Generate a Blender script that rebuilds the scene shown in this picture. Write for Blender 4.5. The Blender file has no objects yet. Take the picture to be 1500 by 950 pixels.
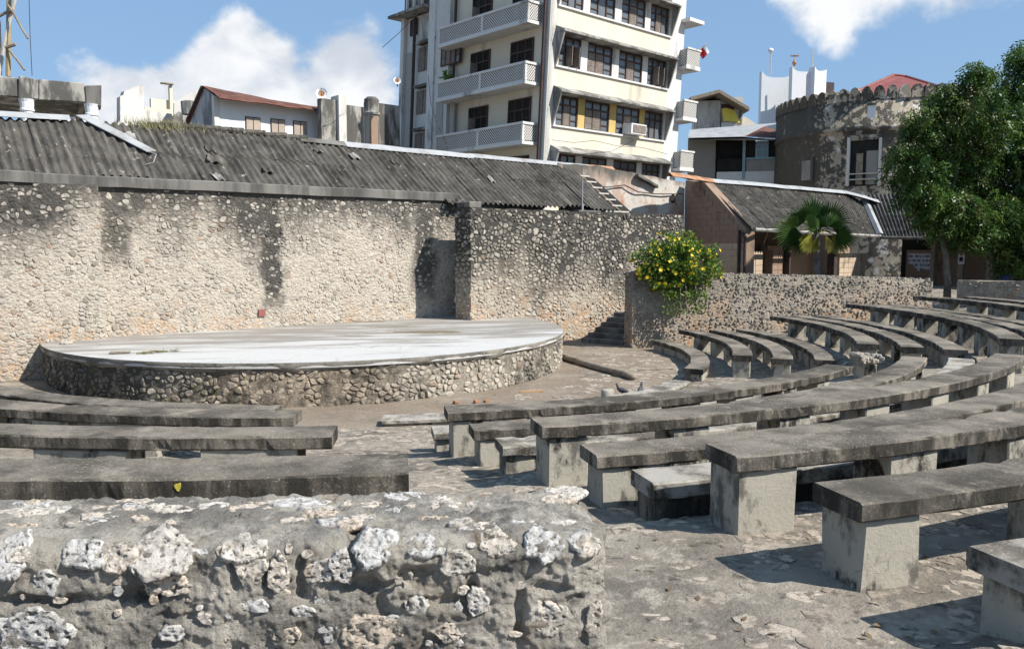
import bpy, math, random
import numpy as np
from mathutils import Vector, Matrix, noise as mn
random.seed(7); rng = np.random.default_rng(7)
R = math.radians
scene = bpy.context.scene

# ------------------------------------------------------------------ camera, sky, sun
CAM = np.array([0.0, 0.0, 2.8]); FPX = 1187.0; PITCH = R(5.44)
cam = bpy.data.cameras.new('camera'); camo = bpy.data.objects.new('camera', cam)
scene.collection.objects.link(camo); scene.camera = camo
camo.location = CAM; camo.rotation_euler = (R(90) - PITCH, 0, 0)
cam.sensor_width = 36; cam.lens = 36 * FPX / 1500; cam.clip_start = 0.05; cam.clip_end = 3000
SUN_AZ = R(-24); SUN_EL = R(44)
sun_dir = Vector((math.cos(SUN_EL) * math.cos(SUN_AZ), math.cos(SUN_EL) * math.sin(SUN_AZ), math.sin(SUN_EL)))
sl = bpy.data.lights.new('sun', 'SUN'); sl.energy = 5.0; sl.angle = R(0.5); sl.color = (1.0, 0.955, 0.88)
so = bpy.data.objects.new('sun', sl); scene.collection.objects.link(so)
so.rotation_euler = sun_dir.to_track_quat('Z', 'Y').to_euler()
scene.view_settings.view_transform = 'Standard'; scene.view_settings.look = 'None'
scene.view_settings.exposure = 0.66; scene.view_settings.gamma = 1.0


def nd(nt, t, ins=None, **props):
    n = nt.nodes.new(t)
    for k, v in props.items(): setattr(n, k, v)
    for k, v in (ins or {}).items():
        s = n.inputs[k]
        if isinstance(v, bpy.types.NodeSocket): nt.links.new(v, s)
        else: s.default_value = v
    return n


def col4(c): return (c[0], c[1], c[2], 1.0) if not isinstance(c, (int, float)) else (c, c, c, 1.0)


class SH:
    """small wrapper round a node tree"""
    def __init__(s, nt): s.nt = nt
    def math(s, op, a, b=0.0, c=0.0, clamp=False):
        return nd(s.nt, 'ShaderNodeMath', {0: a, 1: b, 2: c}, operation=op, use_clamp=clamp).outputs[0]
    def vmath(s, op, a, b=(0, 0, 0), out=0):
        return nd(s.nt, 'ShaderNodeVectorMath', {0: a, 1: b}, operation=op).outputs[out]
    def scale(s, a, k): return nd(s.nt, 'ShaderNodeVectorMath', {0: a, 'Scale': k}, operation='SCALE').outputs[0]
    def noise(s, vec, scale, detail=4, rough=0.55, dist=0.0):
        return nd(s.nt, 'ShaderNodeTexNoise', {'Vector': vec, 'Scale': scale, 'Detail': detail, 'Roughness': rough, 'Distortion': dist}).outputs[0]
    def vor(s, vec, scale, feature='F1', out='Distance'):
        return nd(s.nt, 'ShaderNodeTexVoronoi', {'Vector': vec, 'Scale': scale}, feature=feature).outputs[out]
    def step(s, x, a, b):
        return nd(s.nt, 'ShaderNodeMapRange', {0: x, 1: a, 2: b, 3: 0.0, 4: 1.0}, interpolation_type='SMOOTHSTEP').outputs[0]
    def lin(s, x, a, b, c=0.0, d=1.0):
        return nd(s.nt, 'ShaderNodeMapRange', {0: x, 1: a, 2: b, 3: c, 4: d}).outputs[0]
    def mix(s, f, a, b, blend='MIX'):
        n = nd(s.nt, 'ShaderNodeMix', data_type='RGBA', blend_type=blend)
        for i, v in ((0, f), (6, a), (7, b)):
            if isinstance(v, bpy.types.NodeSocket): s.nt.links.new(v, n.inputs[i])
            else: n.inputs[i].default_value = v if i == 0 else col4(v)
        return n.outputs[2]
    def sep(s, v): return nd(s.nt, 'ShaderNodeSeparateXYZ', {0: v}).outputs
    def com(s, x, y, z): return nd(s.nt, 'ShaderNodeCombineXYZ', {0: x, 1: y, 2: z}).outputs[0]


ALB = .82   # one overall trim of the base colours
class MAT(SH):
    def __init__(s, name):
        s.m = bpy.data.materials.new(name); s.m.use_nodes = True
        super().__init__(s.m.node_tree); s.nt.nodes.clear()
        s.P = nd(s.nt, 'ShaderNodeNewGeometry').outputs['Position']
    def rnd(s):
        a = nd(s.nt, 'ShaderNodeAttribute', attribute_name='rnd').outputs['Fac']
        o = nd(s.nt, 'ShaderNodeObjectInfo').outputs['Random']
        return s.math('FRACT', s.math('ADD', a, o))
    def out(s, color, rough=0.85, height=None, strength=0.5, dist=0.02, spec=0.3, metallic=0.0, extra=None):
        color = s.mix(1.0, color, (ALB, ALB, ALB), 'MULTIPLY')
        ins = {'Base Color': color, 'Roughness': rough, 'Specular IOR Level': spec, 'Metallic': metallic}
        if height is not None:
            ins['Normal'] = nd(s.nt, 'ShaderNodeBump', {'Strength': strength, 'Distance': dist, 'Height': height}).outputs[0]
        ins.update(extra or {})
        b = nd(s.nt, 'ShaderNodeBsdfPrincipled', ins)
        o = nd(s.nt, 'ShaderNodeOutputMaterial'); s.nt.links.new(b.outputs[0], o.inputs[0])
        return s.m


# ---- pixel (of the 1500 x 950 photograph) to a point at a chosen depth or height
def ray(x, y):
    u = (x - 750) / FPX; v = (475 - y) / FPX
    return np.array([u, math.cos(PITCH) + v * math.sin(PITCH), -math.sin(PITCH) + v * math.cos(PITCH)])
def atz(x, y, z): r = ray(x, y); return CAM + r * ((z - CAM[2]) / r[2])
def aty(x, y, Y): r = ray(x, y); return CAM + r * (Y / r[1])

world = bpy.data.worlds.new('World'); scene.world = world; world.use_nodes = True
wn = world.node_tree; wn.nodes.clear(); w = SH(wn)
sky = nd(wn, 'ShaderNodeTexSky', sky_type='NISHITA', sun_disc=False, sun_elevation=SUN_EL, sun_rotation=R(90) - SUN_AZ,
         air_density=1.0, dust_density=0.6, ozone_density=1.5, altitude=5)
D = nd(wn, 'ShaderNodeTexCoord').outputs['Generated']
Dn = w.vmath('NORMALIZE', D)
dz = w.sep(Dn)[2]
CLOUDS = [(105, 130, .10, .24), (190, 135, .09, .18), (250, 170, .11, .16), (320, 110, .10, .20), (360, 55, .075, .21), (430, 150, .12, .16), (500, 110, .09, .17), (535, 70, .08, .20), (580, 190, .14, .12),
          (1220, -5, .10, .17), (1340, -40, .14, .20), (1450, -60, .15, .14), (230, 5, .10, -.14), (460, 0, .11, -.16), (640, -60, .16, -.25), (40, 10, .17, -.22), (1090, 120, .11, -.18), (1340, 110, .12, -.18)]
warp = nd(wn, 'ShaderNodeTexNoise', {'Vector': Dn, 'Scale': 8.0, 'Detail': 2.0}).outputs['Color']
v2 = w.vmath('MULTIPLY', w.vmath('ADD', Dn, w.scale(w.vmath('SUBTRACT', warp, (.5, .5, .5)), 0.07)), (1, 1, 1.3))
n1 = w.noise(v2, 6.0, 6, 0.56)
den = w.math('ADD', n1, w.math('MULTIPLY', w.step(dz, 0.34, 0.05), 0.05))
den = w.math('ADD', den, -0.63)                                   # scattered cumulus everywhere, more towards the horizon
for (px, py, rad, amp) in CLOUDS:
    c = Vector(ray(px, py)).normalized()
    dd = w.vmath('DISTANCE', Dn, tuple(c), out='Value')
    den = w.math('ADD', den, w.math('MULTIPLY', w.step(dd, rad, rad * 0.1), amp))
n2 = w.noise(w.vmath('ADD', v2, (sun_dir.x * .045, sun_dir.y * .045, .05)), 6.0, 3, 0.56)
alpha = w.math('MULTIPLY', w.step(den, -.03, 0.13), w.step(dz, -0.02, 0.02))
lit = w.step(w.math('SUBTRACT', n1, n2), -0.16, 0.12)
ccol = w.mix(lit, (8.2, 8.8, 9.8), (13.2, 13.2, 13.2))
skyc = w.mix(0.5, sky.outputs[0], (5.0, 8.7, 14.0))
final = w.mix(w.math('MULTIPLY', alpha, 0.92), skyc, ccol)
bg = nd(wn, 'ShaderNodeBackground', {'Color': final, 'Strength': 0.05})
wo = nd(wn, 'ShaderNodeOutputWorld'); wn.links.new(bg.outputs[0], wo.inputs[0])

# ------------------------------------------------------------------ mesh helpers
WL = {}
def link(o, parent=None, wl=(0, 0, 0)):
    scene.collection.objects.link(o)
    wl = Vector(wl); p = WL[parent.name] if parent else Vector((0, 0, 0))
    o.parent = parent; o.location = wl - p; WL[o.name] = wl
    return o
def thing(name, loc, label, cat, group=None):
    o = bpy.data.objects.new(name, None); o.empty_display_size = 0.2
    link(o, None, loc); tag(o, label, cat, group); return o
def tag(o, label, cat, group=None):
    o['label'] = label; o['category'] = cat
    if group: o['group'] = group
    return o


class MB:
    def __init__(s): s.v = []; s.f = []; s.r = []; s.n = 0; s.mi = []
    def add(s, vs, fs, rnd=0.0, mi=0):
        vs = np.asarray(vs, float).reshape(-1, 3)
        s.v.append(vs); o = s.n; s.f += [tuple(i + o for i in f) for f in fs]
        s.r.append(np.full(len(vs), rnd)); s.mi += [mi] * len(fs); s.n += len(vs); return s
    def hexa(s, p, rnd=0.0):  # p: 8 points, bottom 4 ccw then top 4
        return s.add(p, [(3, 2, 1, 0), (4, 5, 6, 7), (0, 1, 5, 4), (1, 2, 6, 5), (2, 3, 7, 6), (3, 0, 4, 7)], rnd)
    def cbox(s, o, ax, ay, az, bev=0.01, jit=0.0, rnd=0.0):
        """chamfered box: o = corner, ax ay az = edge vectors"""
        o, ax, ay, az = (np.asarray(q, float) for q in (o, ax, ay, az))
        L = [np.linalg.norm(q) for q in (ax, ay, az)]; U = [ax / L[0], ay / L[1], az / L[2]]
        bev = min(bev, min(L) * 0.3); vs = []; idx = {}
        for i in (0, 1):
            for j in (0, 1):
                for k in (0, 1):
                    base = o + ax * i + ay * j + az * k; sg = (1 - 2 * i, 1 - 2 * j, 1 - 2 * k)
                    if jit: base = base + rng.normal(0, jit, 3)
                    for a in range(3):
                        idx[i, j, k, a] = len(vs)
                        vs.append(base + sum(U[b] * sg[b] * bev for b in range(3) if b != a))
        fs = []
        B = (0, 1)
        for a in range(3):
            b, c = (a + 1) % 3, (a + 2) % 3
            for e in B:
                q = []
                for (m, n_) in ((0, 0), (1, 0), (1, 1), (0, 1)):
                    t = [0, 0, 0]; t[a] = e; t[b] = m; t[c] = n_; q.append(idx[tuple(t) + (a,)])
                fs.append(tuple(q if e else q[::-1]))
            for m in B:
                for n_ in B:  # edge along a at b=m c=n
                    t0 = [0, 0, 0]; t0[b] = m; t0[c] = n_; t1 = list(t0); t1[a] = 1
                    q = [idx[tuple(t0) + (b,)], idx[tuple(t1) + (b,)], idx[tuple(t1) + (c,)], idx[tuple(t0) + (c,)]]
                    fs.append(tuple(q if m != n_ else q[::-1]))
        for i in B:
            for j in B:
                for k in B:
                    q = [idx[i, j, k, a] for a in range(3)]
                    fs.append(tuple(q if (i + j + k) % 2 else q[::-1]))
        return s.add(vs, fs, rnd)
    def box(s, c, size, rz=0.0, bev=0.0, jit=0.0, rnd=0.0):
        c = np.asarray(c, float); ca, sa = math.cos(rz), math.sin(rz)
        ax = np.array([ca, sa, 0]) * size[0]; ay = np.array([-sa, ca, 0]) * size[1]; az = np.array([0, 0, 1.0]) * size[2]
        o = c - ax / 2 - ay / 2 - az / 2
        if bev: return s.cbox(o, ax, ay, az, bev, jit, rnd)
        return s.hexa([o, o + ax, o + ax + ay, o + ay, o + az, o + ax + az, o + ax + ay + az, o + ay + az], rnd)
    def tube(s, pts, rad, n=8, cap=True, rnd=0.0):
        pts = [np.asarray(p, float) for p in pts]; m = len(pts)
        rad = [rad] * m if isinstance(rad, (int, float)) else rad
        vs = []; fs = []
        ref = np.array([0.3, 0.2, 1.0])
        for i, p in enumerate(pts):
            t = pts[min(i + 1, m - 1)] - pts[max(i - 1, 0)]; t = t / (np.linalg.norm(t) + 1e-9)
            if abs(t @ ref) / np.linalg.norm(ref) > 0.95: rr = np.array([1.0, 0, 0])
            else: rr = ref
            a = np.cross(t, rr); a /= np.linalg.norm(a); b = np.cross(t, a)
            for k in range(n):
                q = 2 * math.pi * k / n; vs.append(p + rad[i] * (math.cos(q) * a + math.sin(q) * b))
        for i in range(m - 1):
            for k in range(n):
                k2 = (k + 1) % n; fs.append((i * n + k, i * n + k2, (i + 1) * n + k2, (i + 1) * n + k))
        if cap: fs.append(tuple(range(n))[::-1]); fs.append(tuple((m - 1) * n + k for k in range(n)))
        return s.add(vs, fs, rnd)
    def grid(s, G, rnd=0.0, flip=False):
        G = np.asarray(G, float); a, b = G.shape[:2]
        fs = []
        for i in range(a - 1):
            for j in range(b - 1):
                q = (i * b + j, i * b + j + 1, (i + 1) * b + j + 1, (i + 1) * b + j); fs.append(q[::-1] if flip else q)
        return s.add(G.reshape(-1, 3), fs, rnd)
    def prism(s, poly, z0, z1, rnd=0.0):
        n = len(poly); vs = [(p[0], p[1], z0) for p in poly] + [(p[0], p[1], z1) for p in poly]
        fs = [tuple(range(n))[::-1], tuple(range(n, 2 * n))] + [(i, (i + 1) % n, n + (i + 1) % n, n + i) for i in range(n)]
        return s.add(vs, fs, rnd)
    def mesh(s, name, mat, origin, smooth=False):
        me = bpy.data.meshes.new(name)
        v = np.concatenate(s.v) - np.asarray(origin)
        me.from_pydata(v.tolist(), [], s.f)
        at = me.attributes.new('rnd', 'FLOAT', 'POINT'); at.data.foreach_set('value', np.concatenate(s.r).astype(np.float32))
        for m_ in (mat if isinstance(mat, (list, tuple)) else [mat]): me.materials.append(m_)
        if any(s.mi): me.polygons.foreach_set('material_index', s.mi)
        if smooth: me.polygons.foreach_set('use_smooth', [True] * len(me.polygons))
        me.update(); return me
    def build(s, name, mat, parent=None, smooth=False, base=False):
        v = np.concatenate(s.v); lo, hi = v.min(0), v.max(0); c = (lo + hi) / 2
        if base: c[2] = lo[2]
        o = bpy.data.objects.new(name, s.mesh(name, mat, c, smooth))
        return link(o, parent, c)


class Fr:
    """wall frame: o = origin, ax = along, outward normal given by turning ax clockwise"""
    def __init__(s, o, ang, shear=0.0, z0=0.0):
        s.o = np.array([o[0], o[1], 0.0]); s.a = np.array([math.cos(ang), math.sin(ang), 0]); s.n = np.array([math.sin(ang), -math.cos(ang), 0]); s.sh = shear; s.z0 = z0; s.ang = ang
    def pt(s, u, out, z):
        return s.o + s.a * u + s.n * out + np.array([s.sh * (z - s.z0), 0, z])
    def box(s, mb, u0, u1, o0, o1, z0, z1, rnd=0.0):
        return mb.hexa([s.pt(u0, o1, z0), s.pt(u1, o1, z0), s.pt(u1, o0, z0), s.pt(u0, o0, z0), s.pt(u0, o1, z1), s.pt(u1, o1, z1), s.pt(u1, o0, z1), s.pt(u0, o0, z1)], rnd)
    def uv(s, p):
        q = np.asarray(p) - s.o; return q @ s.a, q @ s.n
    def hit(s, px, py, out=0.0):
        """where the sight line of a photograph pixel meets the plane of this frame"""
        r = ray(px, py); t = ((s.o + s.n * out - CAM) @ s.n) / (r @ s.n); P = CAM + r * t
        return (P - s.o) @ s.a, P[2]


def nz(x, y, z=0.0, sc=1.0, oct=4): return mn.fractal(Vector((x * sc, y * sc, z * sc)), 0.9, 2.0, oct)
def px_size(p, size):
    p = np.asarray(p); return FPX * size / max(0.3, np.linalg.norm(p - CAM))
def in_view(p, m=40):
    p = np.asarray(p) - CAM; f = p[1] * math.cos(PITCH) - p[2] * math.sin(PITCH)
    if f < 0.2: return False
    x = 750 + FPX * p[0] / f; y = 475 - FPX * (p[1] * math.sin(PITCH) + p[2] * math.cos(PITCH)) / f
    return -m < x < 1500 + m and -m < y < 950 + m

# ------------------------------------------------------------------ materials
def simple(name, c1, c2, scale=3.0, c3=None, sc3=0.8, t3=(.5, .65), bump=0.3, bscale=40, bdist=0.01, rough=0.9, streak=False, spec=0.25):
    m = MAT(name)
    v = m.vmath('MULTIPLY', m.P, (1, 1, 0.18)) if streak else m.P
    f = m.noise(v, scale, 6, 0.6)
    c = m.mix(m.step(f, 0.36, 0.64), c1, c2)
    if c3 is not None: c = m.mix(m.step(m.noise(v, sc3, 7, 0.62), *t3), c, c3)
    g = m.noise(m.P, bscale, 5, 0.65)
    c = m.mix(m.lin(g, 0.3, 0.7, 0.0, 0.35), c, (0.02, 0.02, 0.02), 'MULTIPLY') if bump > 0.9 else c
    return m.out(c, rough, g, bump, bdist, spec)

WALL_ANG = R(37.8); WO = (-2.53, 23.06)
WF = Fr(WO, WALL_ANG)
def stain_mask(m, streaks, ztop, z0, z1, amt=1.0):
    """black algae creeping down from the wall head, in wall coordinates"""
    q = m.vmath('SUBTRACT', m.P, (WO[0], WO[1], 0))
    u = m.vmath('DOT_PRODUCT', q, tuple(WF.a), out='Value'); z = m.sep(m.P)[2]
    big = m.noise(m.com(u, 0.0, m.math('MULTIPLY', z, 0.45)), 0.55, 5, 0.6)
    fine = m.noise(m.P, 5.0, 5, 0.65)
    h = m.math('ADD', z, m.math('MULTIPLY', m.math('SUBTRACT', big, 0.5), 4.6))
    h = m.math('ADD', h, m.math('MULTIPLY', m.step(u, -7.6, -9.4), .55))
    h = m.math('ADD', h, m.math('MULTIPLY', m.math('SUBTRACT', fine, 0.5), 1.1))
    mk = m.math('MULTIPLY', m.step(h, z0, z1), amt)
    wob = m.math('MULTIPLY', m.math('SUBTRACT', m.noise(m.P, 1.7, 4, 0.6), 0.5), 0.7)
    uu = m.math('ADD', u, wob)
    for (u0, wd, zb, a) in streaks:
        k = m.step(m.math('ABSOLUTE', m.math('SUBTRACT', uu, u0)), wd, wd * 0.35)
        k = m.math('MULTIPLY', k, m.step(m.math('ADD', z, m.math('MULTIPLY', m.math('SUBTRACT', fine, .5), .8)), zb, zb + 0.9))
        mk = m.math('MAXIMUM', mk, m.math('MULTIPLY', k, a))
    return mk
STREAKS = [(-8.0, .42, 2.1, .85), (-6.55, .33, 2.9, .55), (-4.4, .38, 0.9, .95), (0.05, .62, 1.0, .9), (-9.6, .3, 3.0, .5), (-11.2, .4, 2.2, .6)]

def mortar_mat(name, streaks, z0, z1, amt, beige=(.56, .48, .375)):
    m = MAT(name)
    mk = stain_mask(m, streaks, 4, z0, z1, amt)
    c = m.mix(m.noise(m.P, 1.3, 5, .6), beige, (.53, .465, .38))
    z = m.sep(m.P)[2]
    low = m.math('MULTIPLY', m.step(z, 1.9, 0.5), m.step(m.noise(m.P, 1.1, 5, .6), .42, .62))
    c = m.mix(low, c, (.56, .36, .22))
    cellc = nd(m.nt, 'ShaderNodeTexVoronoi', {'Vector': m.vmath('MULTIPLY', m.P, (1, 1, 1.35)), 'Scale': 15.0}); cd = cellc.outputs['Distance']
    c = m.mix(m.math('MULTIPLY', m.step(cd, .48, .25), .75), c, m.mix(m.sep(cellc.outputs['Color'])[0], tuple(k * 1.28 for k in beige), tuple(k * .85 for k in beige)))
    c = m.mix(m.step(m.noise(m.P, 13, 6, .75), .56, .68), c, (.20, .175, .14))  # dark specks painting the tiny contact shadows between small stones
    c = m.mix(mk, c, m.mix(m.noise(m.P, 6, 4), (.045, .043, .04), (.11, .105, .095)))
    return m.out(c, .95, m.math('SUBTRACT', m.noise(m.P, 14, 8, .75), m.math('MULTIPLY', cd, .5)), 1.0, .05, .15)
def stone_mat(name, streaks, z0, z1, amt, pale=(.66, .58, .465), dark=(.07, .066, .06), orange=.05):
    m = MAT(name); r = m.rnd()
    mk = stain_mask(m, streaks, 4, z0, z1, amt)
    c = m.mix(r, pale, tuple(k * .78 for k in pale))
    c = m.mix(m.math('MULTIPLY', m.step(r, 1 - orange, 1 - orange * .6), .55), c, (.50, .30, .18))
    c = m.mix(m.step(m.noise(m.P, 6, 4, .7), .50, .66), c, tuple(k * .72 for k in pale))
    c = m.mix(m.step(m.math('FRACT', m.math('MULTIPLY', r, 7.3)), .86, .93), c, (.42, .375, .31))
    c = m.mix(m.step(m.noise(m.P, 22, 5, .7), .54, .68), c, (.20, .175, .14))
    soil = m.math('MULTIPLY', mk, m.step(m.math('ADD', m.noise(m.P, 7, 4, .6), m.math('MULTIPLY', m.math('FRACT', m.math('MULTIPLY', r, 3.7)), .35)), .45, .75))
    c = m.mix(soil, c, dark)
    return m.out(c, .93, m.noise(m.P, 30, 7, .8), 1.0, .045, .15)
M = {}
M['mortar'] = mortar_mat('rubble_mortar', STREAKS, 2.5, 4.15, .95, (.60, .535, .45))
M['stone'] = stone_mat('coral_rubble', STREAKS, 2.55, 4.5, .95, (.72, .655, .56))
SCR = [(1.1, .5, 2.6, .7), (3.2, .35, 1.2, .6), (4.9, .6, 1.6, .6), (6.4, .6, 0.8, .75), (7.6, .7, 0.6, .8)]
M['mortar_screen'] = mortar_mat('screen_mortar', SCR, 1.0, 3.0, 1.0, (.46, .395, .31))
M['stone_screen'] = stone_mat('screen_rubble', SCR, 1.2, 3.8, .85, (.68, .61, .51))
M['mortar_low'] = mortar_mat('low_wall_mortar', [], 1.0, 2.9, .8, (.37, .32, .26))
M['stone_low'] = stone_mat('low_wall_rubble', [], 1.2, 3.4, .8, (.44, .39, .33), orange=.03)

def stage_side(name, mortar):
    m = MAT(name); r = m.rnd()
    x, y, z = m.sep(m.P)
    base = (.44, .395, .325) if mortar else (.64, .575, .475)
    c = m.mix(m.noise(m.P, 2.5, 5, .6) if mortar else r, base, tuple(k * .7 for k in base))
    if not mortar: c = m.mix(m.math('MULTIPLY', m.step(r, .94, .97), .4), c, (.50, .30, .18))
    n1 = m.noise(m.P, 0.55, 4, .6)
    # the washed, orange stretch in the middle of the drum
    mid = m.math('MULTIPLY', m.step(x, -6.2, -4.9), m.step(x, -1.6, -2.9))
    c = m.mix(m.math('MULTIPLY', mid, .38), c, (.58, .43, .29))
    darkened = m.step(m.math('ADD', n1, m.math('MULTIPLY', m.noise(m.P, 5, 5, .65), .55)), .68, .92)  # darker in patches, towards the left and near the drum head
    darkened = m.math('MAXIMUM', darkened, m.math('MULTIPLY', m.step(x, -5.6, -6.8), m.step(m.noise(m.P, 4, 5, .6), .30, .52)))
    darkened = m.math('MAXIMUM', darkened, m.math('MULTIPLY', m.step(z, .45, .72), m.step(m.noise(m.P, 3, 5, .6), .38, .6)))
    darkened = m.math('MULTIPLY', darkened, .92 if mortar else .72)
    c = m.mix(darkened, c, (.05, .047, .04))
    moss = m.math('MULTIPLY', m.step(m.noise(m.P, 1.6, 5, .65), .56, .68), m.step(m.math('ABSOLUTE', m.math('ADD', x, 2.7)), 1.5, 3.2))
    c = m.mix(m.math('MULTIPLY', moss, .65), c, (.10, .115, .03))
    if mortar: c = m.mix(m.math('MULTIPLY', m.step(m.vor(m.P, 14, 'DISTANCE_TO_EDGE'), .10, .02), .6), c, (.12, .108, .09))
    return m.out(c, .94, m.noise(m.P, 20, 8, .75), .9, .04, .15)
M['stage_mortar'] = stage_side('stage_mortar', True); M['stage_stone'] = stage_side('stage_stone', False)

def stage_top():
    m = MAT('stage_top_whitewash'); x, y, z = m.sep(m.P)
    v = m.vmath('MULTIPLY', nd(m.nt, 'ShaderNodeVectorRotate', {'Vector': m.P, 'Angle': R(-12)}, rotation_type='Z_AXIS').outputs[0], (.38, 2.0, 1))
    f = m.noise(v, 1.1, 7, .65)
    front = m.step(m.math('SUBTRACT', m.math('MULTIPLY', x, .35), y), -20.4, -16.2)   # the white paint survives on the audience side
    f2 = m.math('ADD', f, m.math('MULTIPLY', m.math('SUBTRACT', front, .5), .22))
    c = m.mix(m.step(f2, .36, .58), (.29, .265, .235), (.56, .55, .53))
    c = m.mix(m.step(m.noise(m.P, 3.3, 6, .7), .58, .72), c, (.50, .46, .40))
    c = m.mix(m.math('MULTIPLY', m.step(m.noise(m.P, 16, 5, .7), .57, .68), .6), c, (.30, .27, .23))
    ck = m.step(m.vor(m.vmath('ADD', m.P, m.scale(nd(m.nt, 'ShaderNodeTexNoise', {'Vector': m.P, 'Scale': 1.6, 'Detail': 5.0}).outputs['Color'], .9)), .55, 'DISTANCE_TO_EDGE'), .012, .003)
    c = m.mix(m.math('MULTIPLY', m.math('MULTIPLY', ck, .4), m.step(m.noise(m.P, .9, 3), .5, .6)), c, (.16, .145, .12))
    for (px, py, rx, ry, k) in ((628, 486, .95, .35, 1.0), (590, 497, 1.2, .30, .45), (505, 470, 1.3, .5, .9), (520, 492, .45, .2, .6), (570, 478, .9, .25, .5)):
        p = atz(px, py, .8)
        dx = m.math('DIVIDE', m.math('SUBTRACT', x, float(p[0])), rx); dy = m.math('DIVIDE', m.math('SUBTRACT', y, float(p[1])), ry)
        d = m.math('SQRT', m.math('ADD', m.math('MULTIPLY', dx, dx), m.math('MULTIPLY', dy, dy)))
        d = m.math('ADD', d, m.math('MULTIPLY', m.math('SUBTRACT', m.noise(m.P, 2.6, 5, .65), .5), 1.3))
        c = m.mix(m.math('MULTIPLY', m.step(d, 1.0, .8), k), c, (.20, .165, .11))
    return m.out(c, .8, m.noise(m.P, 12, 6, .7), .25, .02, .3)
M['stage_top'] = stage_top()

def bench_mat(pale=0.0):
    m = MAT('bleached_bench_concrete' if pale else 'weathered_bench_concrete'); r = m.rnd()
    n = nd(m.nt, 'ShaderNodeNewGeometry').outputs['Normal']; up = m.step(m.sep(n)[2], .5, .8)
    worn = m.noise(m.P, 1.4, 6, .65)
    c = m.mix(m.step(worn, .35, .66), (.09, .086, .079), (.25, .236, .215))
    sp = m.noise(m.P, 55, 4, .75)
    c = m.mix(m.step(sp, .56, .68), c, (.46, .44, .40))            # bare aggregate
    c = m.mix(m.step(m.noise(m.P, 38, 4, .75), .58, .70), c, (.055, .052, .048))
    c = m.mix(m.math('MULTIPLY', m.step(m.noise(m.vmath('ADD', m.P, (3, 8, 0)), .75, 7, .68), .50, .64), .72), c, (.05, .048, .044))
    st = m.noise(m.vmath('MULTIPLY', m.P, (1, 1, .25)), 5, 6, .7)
    alg_shade = m.math('MULTIPLY', m.step(st, .38, .58), m.math('SUBTRACT', 1.0, up))   # algae on upright faces, with their shade put into the colour too
    c = m.mix(m.math('MULTIPLY', alg_shade, .9), c, (.032, .031, .028))
    c = m.mix(m.math('MULTIPLY', m.step(m.noise(m.P, 3.1, 6, .7), .56, .72), .55), c, (.40, .385, .35))
    c = m.mix(1.0, c, (1.08, 1.0, .90), 'MULTIPLY')
    if pale: c = m.mix(m.math('MULTIPLY', m.step(m.noise(m.P, 2.6, 7, .7), .40, .58), pale), c, (.46, .43, .38))
    return m.out(c, .93, m.math('ADD', m.noise(m.P, 70, 5, .8), m.math('MULTIPLY', m.noise(m.P, 9, 4, .6), .8)), .75, .012, .2)
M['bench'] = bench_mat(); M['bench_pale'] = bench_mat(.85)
def leg_mat():
    m = MAT('bench_leg_plaster')
    c = m.mix(m.noise(m.P, 3, 6, .6), (.49, .455, .375), (.37, .345, .29))
    c = m.mix(m.step(m.noise(m.vmath('MULTIPLY', m.P, (1, 1, .5)), 4.5, 6, .68), .50, .64), c, (.15, .138, .12))
    c = m.mix(m.step(m.noise(m.vmath('MULTIPLY', m.P, (1, 1, .6)), 2.6, 6, .7), .53, .64), c, (.035, .033, .03))  # black algae patches, also painting in deeper shade on the leg sides
    crack = m.step(m.vor(m.vmath('ADD', m.P, m.scale(nd(m.nt, 'ShaderNodeTexNoise', {'Vector': m.P, 'Scale': 6.0}).outputs['Color'], .15)), 5.5, 'DISTANCE_TO_EDGE'), .018, .004)
    c = m.mix(m.math('MULTIPLY', m.math('MULTIPLY', crack, .55), m.step(m.noise(m.P, 2.1, 3), .52, .62)), c, (.10, .09, .08))
    return m.out(c, .92, m.noise(m.P, 30, 6, .75), .5, .015, .2)
M['leg'] = leg_mat()

def ground_mat():
    m = MAT('trodden_mortar_floor')
    x, y, z = m.sep(m.P)
    r = m.vmath('LENGTH', m.vmath('SUBTRACT', m.com(x, y, 0.0), (-2.74, 19.67, 0)), out='Value')
    c = m.mix(m.step(m.noise(m.P, .9, 7, .65), .36, .64), (.155, .145, .13), (.335, .31, .275))
    c = m.mix(m.step(m.noise(m.P, 4.2, 7, .7), .50, .68), c, (.42, .395, .355))
    c = m.mix(m.step(m.noise(m.P, 6.8, 6, .7), .55, .70), c, (.085, .08, .072))
    dirt = m.math('MULTIPLY', m.step(m.math('ADD', r, m.math('MULTIPLY', m.math('SUBTRACT', m.noise(m.P, .8, 5, .6), .5), 2.2)), 7.9, 6.9), m.step(m.noise(m.P, .7, 5, .6), .30, .50))
    c = m.mix(1.0, c, (1.06, 1.0, .92), 'MULTIPLY')
    c = m.mix(m.math('MULTIPLY', dirt, .7), c, (.27, .21, .155))
    c = m.mix(m.math('MULTIPLY', m.step(m.noise(m.P, 2.3, 6, .7), .57, .70), .6), c, (.36, .30, .22))
    h = m.math('ADD', m.noise(m.P, 8, 8, .7), m.math('MULTIPLY', m.noise(m.P, 45, 4, .7), .35))
    return m.out(c, .92, h, .85, .045, .25)
M['ground'] = ground_mat()
def paving():
    m = MAT('paving_coral'); r = m.rnd()
    c = m.mix(r, (.52, .49, .44), (.33, .31, .28))
    c = m.mix(m.step(m.noise(m.P, 11, 6, .7), .44, .58), c, (.17, .16, .145))
    c = m.mix(m.step(m.noise(m.P, 3, 5, .6), .50, .70), c, (.29, .27, .24))
    c = m.mix(1.0, c, (1.10, 1.0, .90), 'MULTIPLY')
    return m.out(c, .9, m.noise(m.P, 24, 6, .75), .8, .02, .25)
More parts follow.
